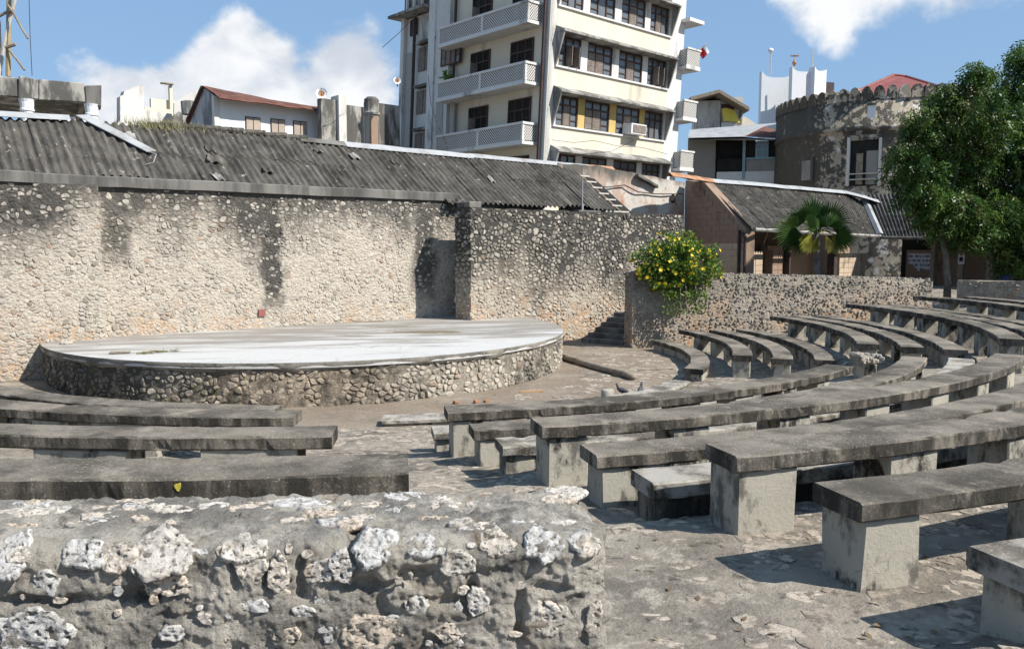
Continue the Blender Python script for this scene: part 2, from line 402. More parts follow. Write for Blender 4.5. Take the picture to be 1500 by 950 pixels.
M['paving'] = paving()
def fore(stone):
    m = MAT('foreground_coral' if stone else 'foreground_mortar'); r = m.rnd()
    if stone:
        c = m.mix(r, (.80, .74, .66), (.74, .61, .48))
        c = m.mix(m.step(m.math('FRACT', m.math('MULTIPLY', r, 5.1)), .45, .9), c, (.74, .72, .69))
        pit = m.noise(m.P, 60, 6, .75)
        c = m.mix(m.step(pit, .58, .65), c, (.07, .064, .057))
        c = m.mix(m.math('MULTIPLY', m.step(m.noise(m.P, 26, 7, .75), .53, .66), .65), c, (.26, .243, .22))
        c = m.mix(m.math('MULTIPLY', m.step(m.noise(m.P, 9, 5, .6), .52, .64), .4), c, (.42, .385, .33))
        h = m.math('ADD', m.noise(m.P, 30, 8, .75), m.math('MULTIPLY', m.step(pit, .63, .52), .5))
        return m.out(c, .92, h, 1.0, .02, .2)
    n1 = m.noise(m.P, 4.0, 8, .68); n2 = m.noise(m.P, 11, 8, .7)
    n0 = m.noise(m.vmath('ADD', m.P, (1.7, .4, 2.2)), 2.6, 6, .65)
    c = m.mix(m.step(n1, .42, .58), (.35, .328, .292), (.74, .68, .59))
    c = m.mix(m.math('MULTIPLY', m.step(n0, .52, .63), .5), c, (.22, .21, .195))
    c = m.mix(m.math('MULTIPLY', m.step(n0, .46, .36), .6), c, (.62, .56, .46))
    c = m.mix(m.step(n2, .52, .68), c, (.52, .46, .37))
    c = m.mix(m.math('MULTIPLY', m.step(m.noise(m.P, 6.5, 7, .7), .52, .66), .75), c, (.12, .115, .105))
    c = m.mix(m.math('MULTIPLY', m.step(m.noise(m.vmath('ADD', m.P, (7, 3, 1)), 5, 7, .65), .58, .70), .7), c, (.42, .27, .14))
    c = m.mix(m.step(m.noise(m.P, 60, 5, .75), .58, .70), c, (.06, .056, .05))
    c = m.mix(m.math('MULTIPLY', m.step(m.noise(m.P, 75, 4, .75), .56, .68), .7), c, (.62, .58, .51))
    c = m.mix(m.math('MULTIPLY', m.step(m.noise(m.P, 210, 3, .8), .56, .68), .5), c, (.09, .085, .077))
    c = m.mix(m.math('MULTIPLY', m.step(m.noise(m.vmath('ADD', m.P, (5, 2, 8)), 190, 3, .8), .58, .70), .55), c, (.68, .64, .57))
    h = m.math('ADD', m.noise(m.P, 34, 8, .8), m.math('MULTIPLY', m.noise(m.P, 110, 5, .8), .55))
    return m.out(c, .94, h, 1.0, .030, .2)
M['fore_stone'] = fore(True); M['fore_mortar'] = fore(False)

def asbestos():
    m = MAT('asbestos_roof_sheet'); r = m.rnd()
    c = m.mix(m.step(m.noise(m.P, 2.2, 6, .65), .35, .65), (.045, .041, .036), (.105, .097, .085))
    c = m.mix(m.math('MULTIPLY', r, .25), c, (.19, .175, .155))
    q = m.vmath('SUBTRACT', m.P, (WO[0], WO[1], 0)); u = m.vmath('DOT_PRODUCT', q, tuple(WF.a), out='Value')
    sk = m.noise(m.com(m.math('MULTIPLY', u, 7.0), 0.0, m.math('MULTIPLY', m.sep(m.P)[2], 1.1)), 1.0, 5, .6)
    c = m.mix(m.math('MULTIPLY', m.step(sk, .54, .68), .7), c, (.21, .195, .168))
    c = m.mix(m.math('MULTIPLY', m.step(sk, .46, .36), .7), c, (.03, .028, .026))
    c = m.mix(m.math('MULTIPLY', m.step(m.noise(m.P, 5, 6, .7), .61, .68), .8), c, (.42, .39, .35))
    return m.out(c, .95, m.noise(m.P, 30, 5, .7), .6, .02, .15)
M['asbestos'] = asbestos()
M['coping'] = simple('sooty_coping', (.20, .19, .175), (.09, .086, .08), 2.2, (.30, .285, .25), 1.3, (.55, .7), .5, 30, .02, streak=True)
M['lip'] = simple('crumbling_lip_mortar', (.30, .275, .235), (.16, .15, .13), 1.6, (.07, .066, .06), 1.1, (.54, .66), .7, 22, .03)
M['flashing'] = simple('galvanised_flashing', (.40, .41, .42), (.33, .34, .35), 2.0, (.26, .235, .21), 2.0, (.54, .68), .15, 30, .01, rough=.75, spec=.2)
M['rust_dark'] = simple('old_rusty_tin', (.13, .05, .037), (.17, .085, .062), 1.5, (.08, .042, .034), 1.2, (.52, .66), .3, 30, .01)
M['rust'] = simple('rusty_sheet', (.36, .17, .085), (.45, .27, .17), 2.5, (.20, .10, .06), 2.0, (.52, .66), .3, 30, .01)
M['cream'] = simple('cream_render', (.78, .71, .57), (.71, .64, .51), .8, (.46, .43, .37), .7, (.54, .72), .15, 20, .01, streak=True)
def stained_white(name, base, grime=(.17, .165, .155), t=(.56, .70), sc=.7):
    m = MAT(name)
    v = m.vmath('MULTIPLY', m.P, (1, 1, .3))
    c = m.mix(m.noise(m.P, .6, 4, .5), base, tuple(k * .88 for k in base))
    c = m.mix(m.math('MULTIPLY', m.step(m.noise(v, sc, 8, .68), *t), .8), c, grime)
    c = m.mix(m.math('MULTIPLY', m.step(m.noise(v, 3.1, 6, .7), .60, .72), .45), c, grime)
    return m.out(c, .9, m.noise(m.P, 15, 5, .7), .2, .02, .2)
M['white'] = stained_white('white_render', (.76, .75, .72), t=(.55, .70))
M['white_grim'] = stained_white('grimy_white_render', (.72, .70, .65), t=(.50, .66))
M['white_clean'] = stained_white('fresh_limewash', (.86, .88, .90), (.5, .5, .5), (.70, .85))
M['mould'] = stained_white('black_mould_render', (.42, .40, .36), (.04, .039, .037), (.40, .53), 1.1)
M['hood'] = stained_white('grey_canopy_concrete', (.40, .385, .36), (.10, .097, .09), (.42, .58), 1.2)
M['brown_frame'] = simple('dark_brown_joinery', (.07, .04, .03), (.10, .055, .04), 3, bump=.1, rough=.6)
M['shutter'] = simple('grey_brown_shutter', (.20, .165, .14), (.27, .23, .20), 4, bump=.1, rough=.7)
M['pale_shutter'] = simple('pale_louvre_shutter', (.46, .38, .31), (.38, .32, .27), 3, bump=.1, rough=.7)
M['yellow_pier'] = simple('ochre_pier_paint', (.60, .45, .17), (.54, .40, .15), 2, bump=.1)
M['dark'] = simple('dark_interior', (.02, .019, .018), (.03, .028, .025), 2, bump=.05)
def glass():
    m = MAT('window_glass')
    c = m.mix(m.noise(m.P, 1.2, 3, .5), (.10, .12, .14), (.20, .22, .24))
    return m.out(c, .12, None, spec=.6)
M['glass'] = glass()
def pierced():
    m = MAT('pierced_block_screen')
    x, y, z = m.sep(m.P)
    s = 1 / .16
    u = m.math('MULTIPLY', m.math('ADD', m.math('MULTIPLY', x, .70), m.math('MULTIPLY', y, -.72)), s)
    u2 = m.math('MULTIPLY', m.math('ADD', m.math('MULTIPLY', x, .72), m.math('MULTIPLY', y, .70)), s)
    v = m.math('MULTIPLY', z, s)
    a = m.math('SINE', m.math('MULTIPLY', m.math('ADD', m.math('ADD', u, u2), v), math.pi)); b = m.math('SINE', m.math('MULTIPLY', m.math('SUBTRACT', m.math('ADD', u, u2), v), math.pi))
    hole = m.step(m.math('ABSOLUTE', m.math('MULTIPLY', a, b)), .34, .46)
    c = m.mix(hole, m.mix(m.noise(m.P, 1.5, 4), (.74, .72, .68), (.60, .58, .54)), (.11, .105, .10))
    return m.out(c, .9, hole, -.6, .05, .2)
M['pierced'] = pierced()
M['pipe'] = simple('dark_drain_pipe', (.08, .05, .045), (.05, .04, .04), 3, bump=.1, rough=.6)
M['red_roof'] = simple('red_roof_tin', (.27, .085, .075), (.22, .07, .065), 1.5, bump=.1, rough=.6)
M['wood'] = simple('grey_timber', (.24, .19, .14), (.33, .28, .22), 6, (.13, .10, .075), 4, (.55, .7), .5, 30, .01, rough=.85)
M['bamboo'] = simple('bamboo_pole', (.40, .34, .20), (.33, .28, .18), 3, bump=.1, rough=.6)
M['pale_pole'] = simple('bleached_pole', (.62, .58, .52), (.52, .48, .42), 3, bump=.1)
def coral_block():
    m = MAT('coral_block_masonry')
    c = m.mix(m.noise(m.P, 2.0, 6, .6), (.36, .255, .185), (.29, .20, .145))
    c = m.mix(m.step(m.noise(m.P, 1.1, 6, .65), .55, .70), c, (.20, .15, .12))
    return m.out(c, .93, m.noise(m.P, 14, 6, .7), .5, .03, .2)
M['block'] = coral_block()
M['block_lit'] = simple('sunlit_block_masonry', (.56, .45, .33), (.48, .38, .28), 2.0, (.30, .235, .175), 1.2, (.56, .7), .5, 14, .03)  # paler copy of the block masonry, sunlight put into its colour
def peel():
    m = MAT('peeling_plaster')
    z = m.sep(m.P)[2]
    c = m.mix(m.step(m.noise(m.P, 1.1, 7, .65), .44, .52), (.60, .56, .50), (.50, .38, .31))
    c = m.mix(m.step(m.noise(m.P, 2.6, 6, .65), .60, .64), c, (.46, .24, .16))
    g = m.math('ADD', m.math('MULTIPLY', m.noise(m.vmath('MULTIPLY', m.P, (1, 1, .35)), 1.5, 6, .65), 2.2), z)
    c = m.mix(m.step(g, 6.15, 6.75), c, (.135, .125, .11))
    return m.out(c, .93, m.noise(m.P, 9, 6, .7), .5, .03, .2)
M['peel'] = peel()
def fort():
    m = MAT('mouldy_shaded_fort_render')
    x, y, z = m.sep(m.P)
    c = m.mix(m.noise(m.P, .8, 4), (.46, .395, .30), (.38, .33, .26))
    c = m.mix(m.step(m.noise(m.P, 2.0, 5, .6), .56, .62), c, (.66, .63, .58))
    n1 = m.noise(m.P, 2.9, 7, .66); n2 = m.noise(m.vmath('MULTIPLY', m.P, (1, 1, .3)), .55, 6, .6)
    left = m.step(x, 17.9, 16.9)  # shaded left side of the tower put into the mould colour
    k = m.math('ADD', m.math('ADD', n1, m.math('MULTIPLY', left, .22)), m.math('MULTIPLY', m.math('SUBTRACT', n2, .5), .8))
    c = m.mix(m.math('MULTIPLY', m.step(k, .48, .54), .9), c, (.065, .061, .054))
    return m.out(c, .95, m.math('ADD', m.noise(m.P, 10, 6, .7), k), .6, .05, .15)
M['fort'] = fort()
def leaf(name, a, b, tr=.25, c3=None):
    m = MAT(name); r = m.rnd()
    c = m.mix(r, a, b)
    if c3: c = m.mix(m.step(r, .93, .96), c, c3)
    m.out(c, .45, None, spec=.35, extra={'Transmission Weight': 0.0})
    p = [n for n in m.nt.nodes if n.type == 'BSDF_PRINCIPLED'][0]; o = [n for n in m.nt.nodes if n.type == 'OUTPUT_MATERIAL'][0]
    t = nd(m.nt, 'ShaderNodeBsdfTranslucent', {'Color': c}); mx = nd(m.nt, 'ShaderNodeMixShader', {0: tr, 1: p.outputs[0], 2: t.outputs[0]})
    m.nt.links.new(mx.outputs[0], o.inputs[0]); return m.m
M['leaf'] = leaf('neem_leaf', (.028, .078, .014), (.115, .20, .032), .3, (.15, .15, .05))
M['palm_leaf'] = leaf('fan_palm_leaf', (.04, .095, .022), (.10, .18, .035), .3)
M['palm_dry'] = leaf('yellowing_palm_leaf', (.38, .38, .07), (.50, .40, .16), .25)
M['bush_leaf'] = leaf('bush_leaf', (.075, .15, .022), (.17, .27, .04), .3)
M['petal'] = leaf('yellow_petal', (.80, .58, .02), (.85, .66, .04), .2)
M['bark'] = simple('grey_bark', (.20, .18, .15), (.12, .105, .09), 6, bump=.6, bscale=25, bdist=.03)
M['weed'] = leaf('dry_weed', (.16, .17, .05), (.27, .22, .11), .2)

# ------------------------------------------------------------------ rubble stones
VAR = []
def stone_variant(k):
    n = 11; a0 = random.random() * 6.28; vs = []
    rad = [random.uniform(.60, 1.15) for _ in range(n)]
    rings = [(-.6, 1.0), (.45, .96), (1.0, .70)]
    for (h, q) in rings:
        for i in range(n):
            a = a0 + i * 2 * math.pi / n
            vs.append((math.cos(a) * rad[i] * q, math.sin(a) * rad[i] * q, h + random.uniform(-.2, .2) * (h > 0)))
    fs = [(t * n + i, t * n + (i + 1) % n, (t + 1) * n + (i + 1) % n, (t + 1) * n + i) for t in range(2) for i in range(n)]
    fs.append(tuple(2 * n + i for i in range(n)))
    return np.array(vs), fs
VAR = [stone_variant(k) for k in range(26)]
_vm = {}
def var_mesh(k, mat, nm):
    key = (k, mat.name)
    if key not in _vm:
        b = MB(); b.add(VAR[k][0], VAR[k][1], random.random()); _vm[key] = b.mesh(nm, mat, (0, 0, 0))
    return _vm[key]
def lay_stones(parent, mat, stones, limit=300, name='stone', stuffname='small_stones'):
    """stones: (point, ex, ey, normal) with ex, ey, normal scaled half extents"""
    vis = [s for s in stones if in_view(s[0])]
    vis.sort(key=lambda s: -px_size(s[0], np.linalg.norm(s[1]) + np.linalg.norm(s[2])))
    single = vis[:limit]; ids = set(id(s) for s in single)
    for (p, ex, ey, nn) in single:
        k = random.randrange(26)
        o = bpy.data.objects.new(name, var_mesh(k, mat, name)); link(o, parent, p)
        m_ = Matrix(((ex[0], ey[0], nn[0]), (ex[1], ey[1], nn[1]), (ex[2], ey[2], nn[2]))).to_4x4()
        m_.translation = o.location; o.matrix_local = m_
    rest = [s for s in stones if id(s) not in ids]
    if rest:
        mb = MB()
        for (p, ex, ey, nn) in rest:
            v, f = VAR[random.randrange(26)]
            mb.add(p + v[:, :1] * ex + v[:, 1:2] * ey + v[:, 2:3] * nn, f, random.random())
        o = mb.build(stuffname, mat, parent); o['kind'] = 'stuff'
def clip_poly(poly, mx, my, nx, ny):
    out = []; n = len(poly)
    for i in range(n):
        p, q = poly[i], poly[(i + 1) % n]
        dp = (p[0] - mx) * nx + (p[1] - my) * ny; dq = (q[0] - mx) * nx + (q[1] - my) * ny
        if dp <= 0: out.append(p)
        if dp * dq < 0: t = dp / (dp - dq); out.append((p[0] + (q[0] - p[0]) * t, p[1] + (q[1] - p[1]) * t))
    return out
def rubble_face(pt, u0, u1, z0, z1, size=.19, depth=.03, keep=.97, gap=.010, drop=.2, asp=1.25):
    """random rubble: packed irregular cells, each shrunk by its joint; pt(u, out, z) is the face"""
    nu, nv = max(1, int((u1 - u0) / size)), max(1, int((z1 - z0) * asp / size))
    cell = {}
    for i in range(-1, nu + 1):
        for j in range(-1, nv + 1):
            if random.random() > drop: cell[i, j] = (u0 + (i + random.random()) * size, (j + random.random()) * size)
    out = []
    for (i, j), (cu, cv) in cell.items():
        if not (u0 + .02 < cu < u1 - .02 and .02 < cv < (z1 - z0) * asp - .02) or random.random() > keep: continue
        r = size * 1.15; poly = [(cu - r, cv - r * .9), (cu + r, cv - r), (cu + r * .9, cv + r), (cu - r, cv + r)]
        for a in range(-2, 3):
            for b in range(-2, 3):
                q = cell.get((i + a, j + b))
                if q is None or (a == 0 and b == 0): continue
                dx, dy = q[0] - cu, q[1] - cv; d = math.hypot(dx, dy)
                if d < 1e-4 or d > 2.4 * size: continue
                dx /= d; dy /= d
                poly = clip_poly(poly, cu + dx * (d / 2 - gap), cv + dy * (d / 2 - gap), dx, dy)
                if len(poly) < 3: break
            if len(poly) < 3: break
        if len(poly) < 3: continue
        mx = sum(p[0] for p in poly) / len(poly); mv = sum(p[1] for p in poly) / len(poly)
        f = random.uniform(.70, 1.0)
        P = []
        for k in range(len(poly)):                      # knock the corners off
            p, q = poly[k], poly[(k + 1) % len(poly)]
            if math.hypot(q[0] - p[0], q[1] - p[1]) < .012: continue
            for t in (.25, .75): P.append((mx + (p[0] + (q[0] - p[0]) * t - mx) * f * random.uniform(.92, 1.04), mv + (p[1] + (q[1] - p[1]) * t - mv) * f * random.uniform(.92, 1.04)))
        if len(P) < 5: continue
        ext = max(max(p[0] for p in P) - min(p[0] for p in P), max(p[1] for p in P) - min(p[1] for p in P))
        if ext < .035: continue
        P = [(min(max(p[0], u0 - .01), u1 + .01), z0 + min(max(p[1], 0), (z1 - z0) * asp) / asp) for p in P]
        out.append((P, (mx, z0 + mv / asp), depth * random.uniform(.35, 1.4), ext, pt))
    return out
def cell_geo(c):
    P, (mu, mz), d, ext, pt = c; n = len(P); vs = []; tl = random.uniform(-.5, .5) * d; t2 = random.uniform(-.5, .5) * d
    for (o_, q) in ((-.045, 1.0), (d * .55, .97), (d, .72)):
        for (u, z) in P:
            uu, zz = mu + (u - mu) * q, mz + (z - mz) * q
            dd = o_ if o_ < 0 else o_ + tl * (u - mu) / ext * 2 + t2 * (z - mz) / ext * 2 + random.uniform(-.18, .18) * d
            vs.append(pt(uu, dd, zz))
    fs = [(t * n + i, t * n + (i + 1) % n, (t + 1) * n + (i + 1) % n, (t + 1) * n + i) for t in range(2) for i in range(n)] + [tuple(2 * n + i for i in range(n))]
    return vs, fs
def lay_cells(parent, mat, cells, limit=300, name='stone', stuffname='small_stones'):
    vis = [c for c in cells if in_view(c[4](c[1][0], 0, c[1][1]))]
    vis.sort(key=lambda c: -px_size(c[4](c[1][0], 0, c[1][1]), c[3]))
    single = vis[:limit]; ids = set(id(c) for c in single)
    for c in single:
        mb = MB(); v, f = cell_geo(c); mb.add(v, f, random.random()); mb.build(name, mat, parent)
    mb = MB()
    for c in cells:
        if id(c) not in ids: v, f = cell_geo(c); mb.add(v, f, random.random())
    if mb.n: o = mb.build(stuffname, mat, parent); o['kind'] = 'stuff'
def lumpy_wall(mb, pt, u0, u1, z0, z1, thick, step=.14, amp=.02):
    nu = max(2, int((u1 - u0) / step)); nzv = max(2, int((z1 - z0) / step))
    us = np.linspace(u0, u1, nu + 1); zs = np.linspace(z0, z1, nzv + 1)
    G = np.zeros((nzv + 1, nu + 1, 3))
    for i, z in enumerate(zs):
        for j, u in enumerate(us):
            p0 = pt(u, 0, z); e = 0 if (j in (0, nu)) else 1
            G[i, j] = pt(u, amp * nz(p0[0], p0[1], z, 2.3, 4) * e, z + (0.03 * nz(p0[0], p0[1], 9, 1.7, 3) if i == nzv else 0))
    mb.grid(G)
    # other faces
    top = [[G[-1, j], pt(us[j], -thick, zs[-1])] for j in range(nu + 1)]; mb.grid(np.array(top).transpose(1, 0, 2))
    mb.grid(np.array([[G[i, 0], pt(u0, -thick, zs[i])] for i in range(nzv + 1)]).transpose(1, 0, 2), flip=False)
    mb.grid(np.array([[G[i, -1], pt(u1, -thick, zs[i])] for i in range(nzv + 1)]).transpose(1, 0, 2), flip=True)
    mb.grid(np.array([[pt(u0, -thick, z0), pt(u1, -thick, z0)], [pt(u0, -thick, z1), pt(u1, -thick, z1)]]), flip=True)
    return mb

# ------------------------------------------------------------------ ground
BC = np.array([-2.74, 19.67])
PR = np.array([0, 7.2, 7.6, 9.75, 10.05, 12.0, 12.3, 14.1, 14.45, 16.6, 17.0, 21, 26, 40, 700])
PZ = np.array([0, 0.0, .04, .10, .40, .48, .63, .70, .82, .89, 1.00, 1.10, 1.2, 1.2, 1.2])
def gz(x, y):
    r = math.hypot(x - BC[0], y - BC[1])
    a = math.degrees(math.atan2(y - BC[1], x - BC[0]))
    z = float(np.interp(r, PR, PZ))
    if 16 < a < 168:                                  # level yard beyond the stage and the low wall
        k = min(1, (a - 16) / 8, (168 - a) / 8); k = k * k * (3 - 2 * k)
        z = z * (1 - k) + k * (0.0 if r < 13 else min(1.2, (r - 13) * .12))
    smooth = float(np.interp(r, [0, 7.2, 9, 11, 13.3, 15.5, 17, 21, 26], [0, 0, .10, .42, .66, .85, .97, 1.10, 1.2]))
    for (c_, hw) in ((-87, 7.5), (-26, 5.0)):       # ramps in the two gangways
        k = max(0, 1 - max(0, abs(a - c_) - hw) / 3.0); z = z * (1 - k) + smooth * k
    return z
def gzn(x, y): return gz(x, y) + .016 * nz(x, y, 0, 1.6, 4)
mb = MB()
rs = list(np.arange(0.0, 6.5, .5)) + list(np.arange(6.5, 21.5, .11)) + list(np.arange(21.5, 30, .6)) + [31, 34, 40, 50, 70, 110, 200, 400, 900]
an = list(np.arange(-180, 180.01, .75))
G = np.zeros((len(rs), len(an), 3))
for i, r in enumerate(rs):
    for j, a in enumerate(an):
        if j == len(an) - 1: G[i, j] = G[i, 0]; continue
        x = BC[0] + r * math.cos(R(a)); y = BC[1] + r * math.sin(R(a)); G[i, j] = (x, y, gzn(x, y) if r > 0 else 0)
mb.grid(G, flip=True)
ground = mb.build('ground', M['ground'], None, smooth=True); ground['kind'] = 'structure'
st = []
def pave(n, rr, aa, size, thick=(.001, .0035), clump=None):
    for _ in range(n):
        r = math.sqrt(random.uniform(rr[0] ** 2, rr[1] ** 2)); a = R(random.uniform(*aa))
        x, y = BC[0] + r * math.cos(a), BC[1] + r * math.sin(a)
        if clump and nz(x, y, 3, .8, 3) < clump: continue
        if math.hypot(x + 4.73, y - 19.91) < 6.1: continue
        s = random.uniform(*size); q = random.uniform(0, 6.28); z = gz(x, y)
        ex = np.array([math.cos(q), math.sin(q), 0]) * s; ey = np.array([-math.sin(q), math.cos(q), 0]) * s * random.uniform(.45, .85)
        d = .05; ex[2] = (gzn(x + ex[0], y + ex[1]) - gzn(x - ex[0], y - ex[1])) / 2; ey[2] = (gzn(x + ey[0], y + ey[1]) - gzn(x - ey[0], y - ey[1])) / 2
        if abs(ex[2]) > .06 or abs(ey[2]) > .06: continue
        st.append((np.array([x, y, gzn(x, y) + .0005]), ex, ey, np.array([0, 0, random.uniform(*thick)])))
pave(950, (7.3, 13.5), (-100, -77), (.06, .17))
pave(420, (13.5, 19.5), (-83, -66), (.05, .14), clump=.0)
pave(700, (14.5, 18.5), (-74, -64), (.03, .08))
pave(1300, (7.6, 14.5), (-22, 16), (.06, .16))
pave(700, (8.0, 15.0), (-76, -30), (.05, .15))
pave(450, (5.0, 8.2), (-60, 20), (.08, .2))
lay_stones(ground, M['paving'], st, 300, 'paving_stone', 'paving_rubble')

# ------------------------------------------------------------------ stage
SC = np.array([-4.73, 19.91]); SR = 5.99; SZ = .8
stage = thing('round_stage', (SC[0], SC[1], 0), 'round raised stage with rubble sides and whitewashed concrete top', 'stage')
def clip_circle(rad, lim=-0.02):
    pts = []
    N = 240
    for i in range(N):
        a = 2 * math.pi * i / N; p = SC + rad * np.array([math.cos(a), math.sin(a)])
        pts.append(p)
    out = []
    nrm = WF.n[:2]; off = np.array(WO) @ nrm + lim
    for i in range(N):
        p, q = pts[i], pts[(i + 1) % N]; dp, dq = p @ nrm - off, q @ nrm - off
        if dp >= 0: out.append(p)
        if dp * dq < 0: out.append(p + (q - p) * dp / (dp - dq))
    return out
def drum_pt(u, out, z):  # u = angle in radians times radius
    a = u / SR; return np.array([SC[0] + (SR - .05 + out) * math.cos(a), SC[1] + (SR - .05 + out) * math.sin(a), z])
mb = MB(); A0, A1 = R(-172) * SR, R(28) * SR
na = 330; G = np.zeros((9, na + 1, 3))
for i, z in enumerate(np.linspace(-.08, .71, 9)):
    for j in range(na + 1):
        u = A0 + (A1 - A0) * j / na; p = drum_pt(u, 0, z); G[i, j] = drum_pt(u, .03 * nz(p[0], p[1], z, 2.6, 4), z)
mb.grid(G); mb.build('drum_wall', M['stage_mortar'], stage, smooth=True)
lay_cells(stage, M['stage_stone'], rubble_face(drum_pt, A0, A1, -.02, .72, .105, .020, .78, .005, .34), 300)
mb = MB(); poly = clip_circle(SR); mb.prism(poly, .70, .80)
mb.build('stage_floor', M['stage_top'], stage)
mb = MB()   # broken mortar lip along the drum head
G = np.zeros((4, na + 1, 3))
for j in range(na + 1):
    u = A0 + (A1 - A0) * j / na; a = u / SR; w_ = .02 * nz(u, 3, 1, 1.8, 4)
    for i, (o_, z) in enumerate(((.0, .645 + .07 * nz(u, 1, 0, 1.3, 5)), (.035 + w_, .67 + .06 * nz(u, 1, 0, 1.3, 5)), (.060 + w_ * .4, .765), (.052, .797))):
        G[i, j] = drum_pt(u, o_, z)
mb.grid(G); mb.build('mortar_lip', M['lip'], stage, smooth=True)

# ------------------------------------------------------------------ back wall of the stage
bw = thing('rubble_wall', WF.pt(-6, 0, 0), 'tall pale coral rubble wall behind the stage, streaked black under its concrete coping', 'wall')
UL = -8.35
def wpt(off): return lambda u, out, z: WF.pt(u, off + out, z)
mb = MB(); lumpy_wall(mb, wpt(0), UL - .05, 4.2, -.1, 4.13, .5); mb.build('wall_body', M['mortar'], bw, smooth=False)
mb = MB(); lumpy_wall(mb, wpt(.32), -20.5, UL, -.1, 4.13, .8); mb.build('wall_pier', M['mortar'], bw, smooth=False)
ss = rubble_face(wpt(0), UL, 1.2, .78, 4.10, .105, .013, .70, .004, .34) + rubble_face(wpt(.32), -16, UL, 0, 4.10, .105, .013, .70, .004, .34)
lay_cells(bw, M['stone'], ss, 300)
for (u0, u1, f) in ((-20.5, UL - 1.2, .38), (UL - 1.2, -2.0, .10), (-2.0, 1.15, .08)):
    mb = MB(); n_ = max(4, int((u1 - u0) / .35)); G = []
    for j in range(n_ + 1):
        u = u0 + (u1 - u0) * j / n_; e = .015 * nz(u, 0, 5, 1.5, 3)
        G.append([WF.pt(u, -.45, 4.13), WF.pt(u, f + e, 4.12 + e), WF.pt(u, f + e * .5, 4.33 + e), WF.pt(u, f - .03, 4.355 + e), WF.pt(u, -.45, 4.355)])
    G = np.array(G); mb.grid(G)
    mb.add(G[0], [(0, 1, 2, 3, 4)]); mb.add(G[-1], [(4, 3, 2, 1, 0)])
    mb.build('coping', M['coping'], bw)
mb = MB(); u, z = WF.hit(384, 458, 0.05); WF.box(mb, u - .085, u + .085, .02, .055, z - .085, z + .085)
pl = mb.build('wall_plaque', simple('faded_red_paint', (.33, .13, .11), (.28, .11, .10), 9), None)
tag(pl, 'small square faded red tile set low in the wall behind the stage', 'tile')

sw = thing('rubble_wall', WF.pt(5, 1.55, 0), 'freestanding screen wall of blackened coral rubble to one side of the stage', 'wall')
S0, S1 = .573, 9.35
mb = MB(); lumpy_wall(mb, wpt(1.55), S0, S1, -.1, 3.88, .75); mb.build('wall_body', M['mortar_screen'], sw)
ss = rubble_face(wpt(1.55), S0, S1, 0.0, 3.86, .125, .022, .85, .008, .32)
def ret(u, out, z): return WF.pt(S0 - out, 1.55 - .75 + u, z)   # the end of the screen
ss += rubble_face(ret, 0, .75, .78, 3.86, .17, .035, 1, .012, .1)
lay_cells(sw, M['stone_screen'], ss, 300)
mb = MB(); mb.cbox(WF.pt(S0 + .02, .86, 3.80), WF.a * .42, WF.n * .62, (0, 0, .24), .02, .01); mb.build('top_block', M['coping'], sw)

# steps and low enclosing wall
LP0 = np.array([3.34, 22.42]); LP1 = np.array([12.75, 24.55]); LA = math.atan2(*(LP1 - LP0)[::-1])
LF = Fr(LP0, LA); LL = float(np.linalg.norm(LP1 - LP0))
lw = thing('rubble_wall', LF.pt(LL / 2, 0, 0.3), 'long low brownish rubble wall curbing the upper rows, below the flowering bush', 'wall')
def low_top(u): return 2.14 - .30 * u / LL
def lpt(u, out, z): return LF.pt(u, out, z if z < 1 else z * (low_top(u) / 2.14))
mb = MB(); lumpy_wall(mb, lpt, 0, LL, -.15, 2.1, .6, .13, .03); mb.build('wall_body', M['mortar_low'], lw)
ss = rubble_face(lpt, 0.02, LL, -.05, 2.1, .12, .03, .8, .012)
def lend(u, out, z): return LF.pt(-out, -u, z)
ss += rubble_face(lend, 0.02, .58, -.05, 2.1, .15, .03, 1, .01, .1)
def ltop(u, out, z): p = LF.pt(u, -z, low_top(u) * 2.1 / 2.14 + out); return p
lay_cells(lw, M['stone_low'], ss, 300); ss = []
for k in range(420):
    u = random.uniform(.05, LL); s = random.uniform(.04, .09); q = random.uniform(0, 6.28)
    ss.append((LF.pt(u, -random.uniform(.03, .57), low_top(u) * 2.1 / 2.14), np.array([math.cos(q), math.sin(q), 0]) * s, np.array([-math.sin(q), math.cos(q), 0]) * s * .7, np.array([0, 0, random.uniform(.03, .06)])))
lay_stones(lw, M['stone_low'], ss, 0, 'stone', 'coping_stones')
rw = thing('rubble_wall', aty(1460, 430, 23.2) * [1, 1, 0], 'short rubble wall stub beyond the gap beside the tree trunk', 'wall')
p0, p1 = aty(1402, 420, 24.6), aty(1640, 420, 22.4); RF = Fr(p0, math.atan2(p1[1] - p0[1], p1[0] - p0[0])); RL = float(np.linalg.norm((p1 - p0)[:2]))
mb = MB(); lumpy_wall(mb, RF.pt, 0, RL, .6, 1.80, .55, .14, .03); mb.build('wall_body', M['mortar_low'], rw)
lay_cells(rw, M['stone_low'], rubble_face(RF.pt, 0.02, RL, .7, 1.78, .14, .035, .9, .012), 120)
EF = Fr(LP0 + np.array([.02, .55]), R(231.5))          # the pier's return, flanking the steps
def ept(u, out, z): return EF.pt(-u, out, z)
mb = MB(); lumpy_wall(mb, lambda u, o, z: EF.pt(u - 3.6, o, z), 0, 3.6, -.1, 2.08, .5, .14, .02); mb.build('wall_return', M['mortar_low'], lw)
stp = thing('stone_steps', (2.6, 24.0, 0), 'dark stone steps climbing between the screen wall and the low wall pier', 'steps')
d_up = np.array([.62, .78]); sd = np.array([.78, -.62])
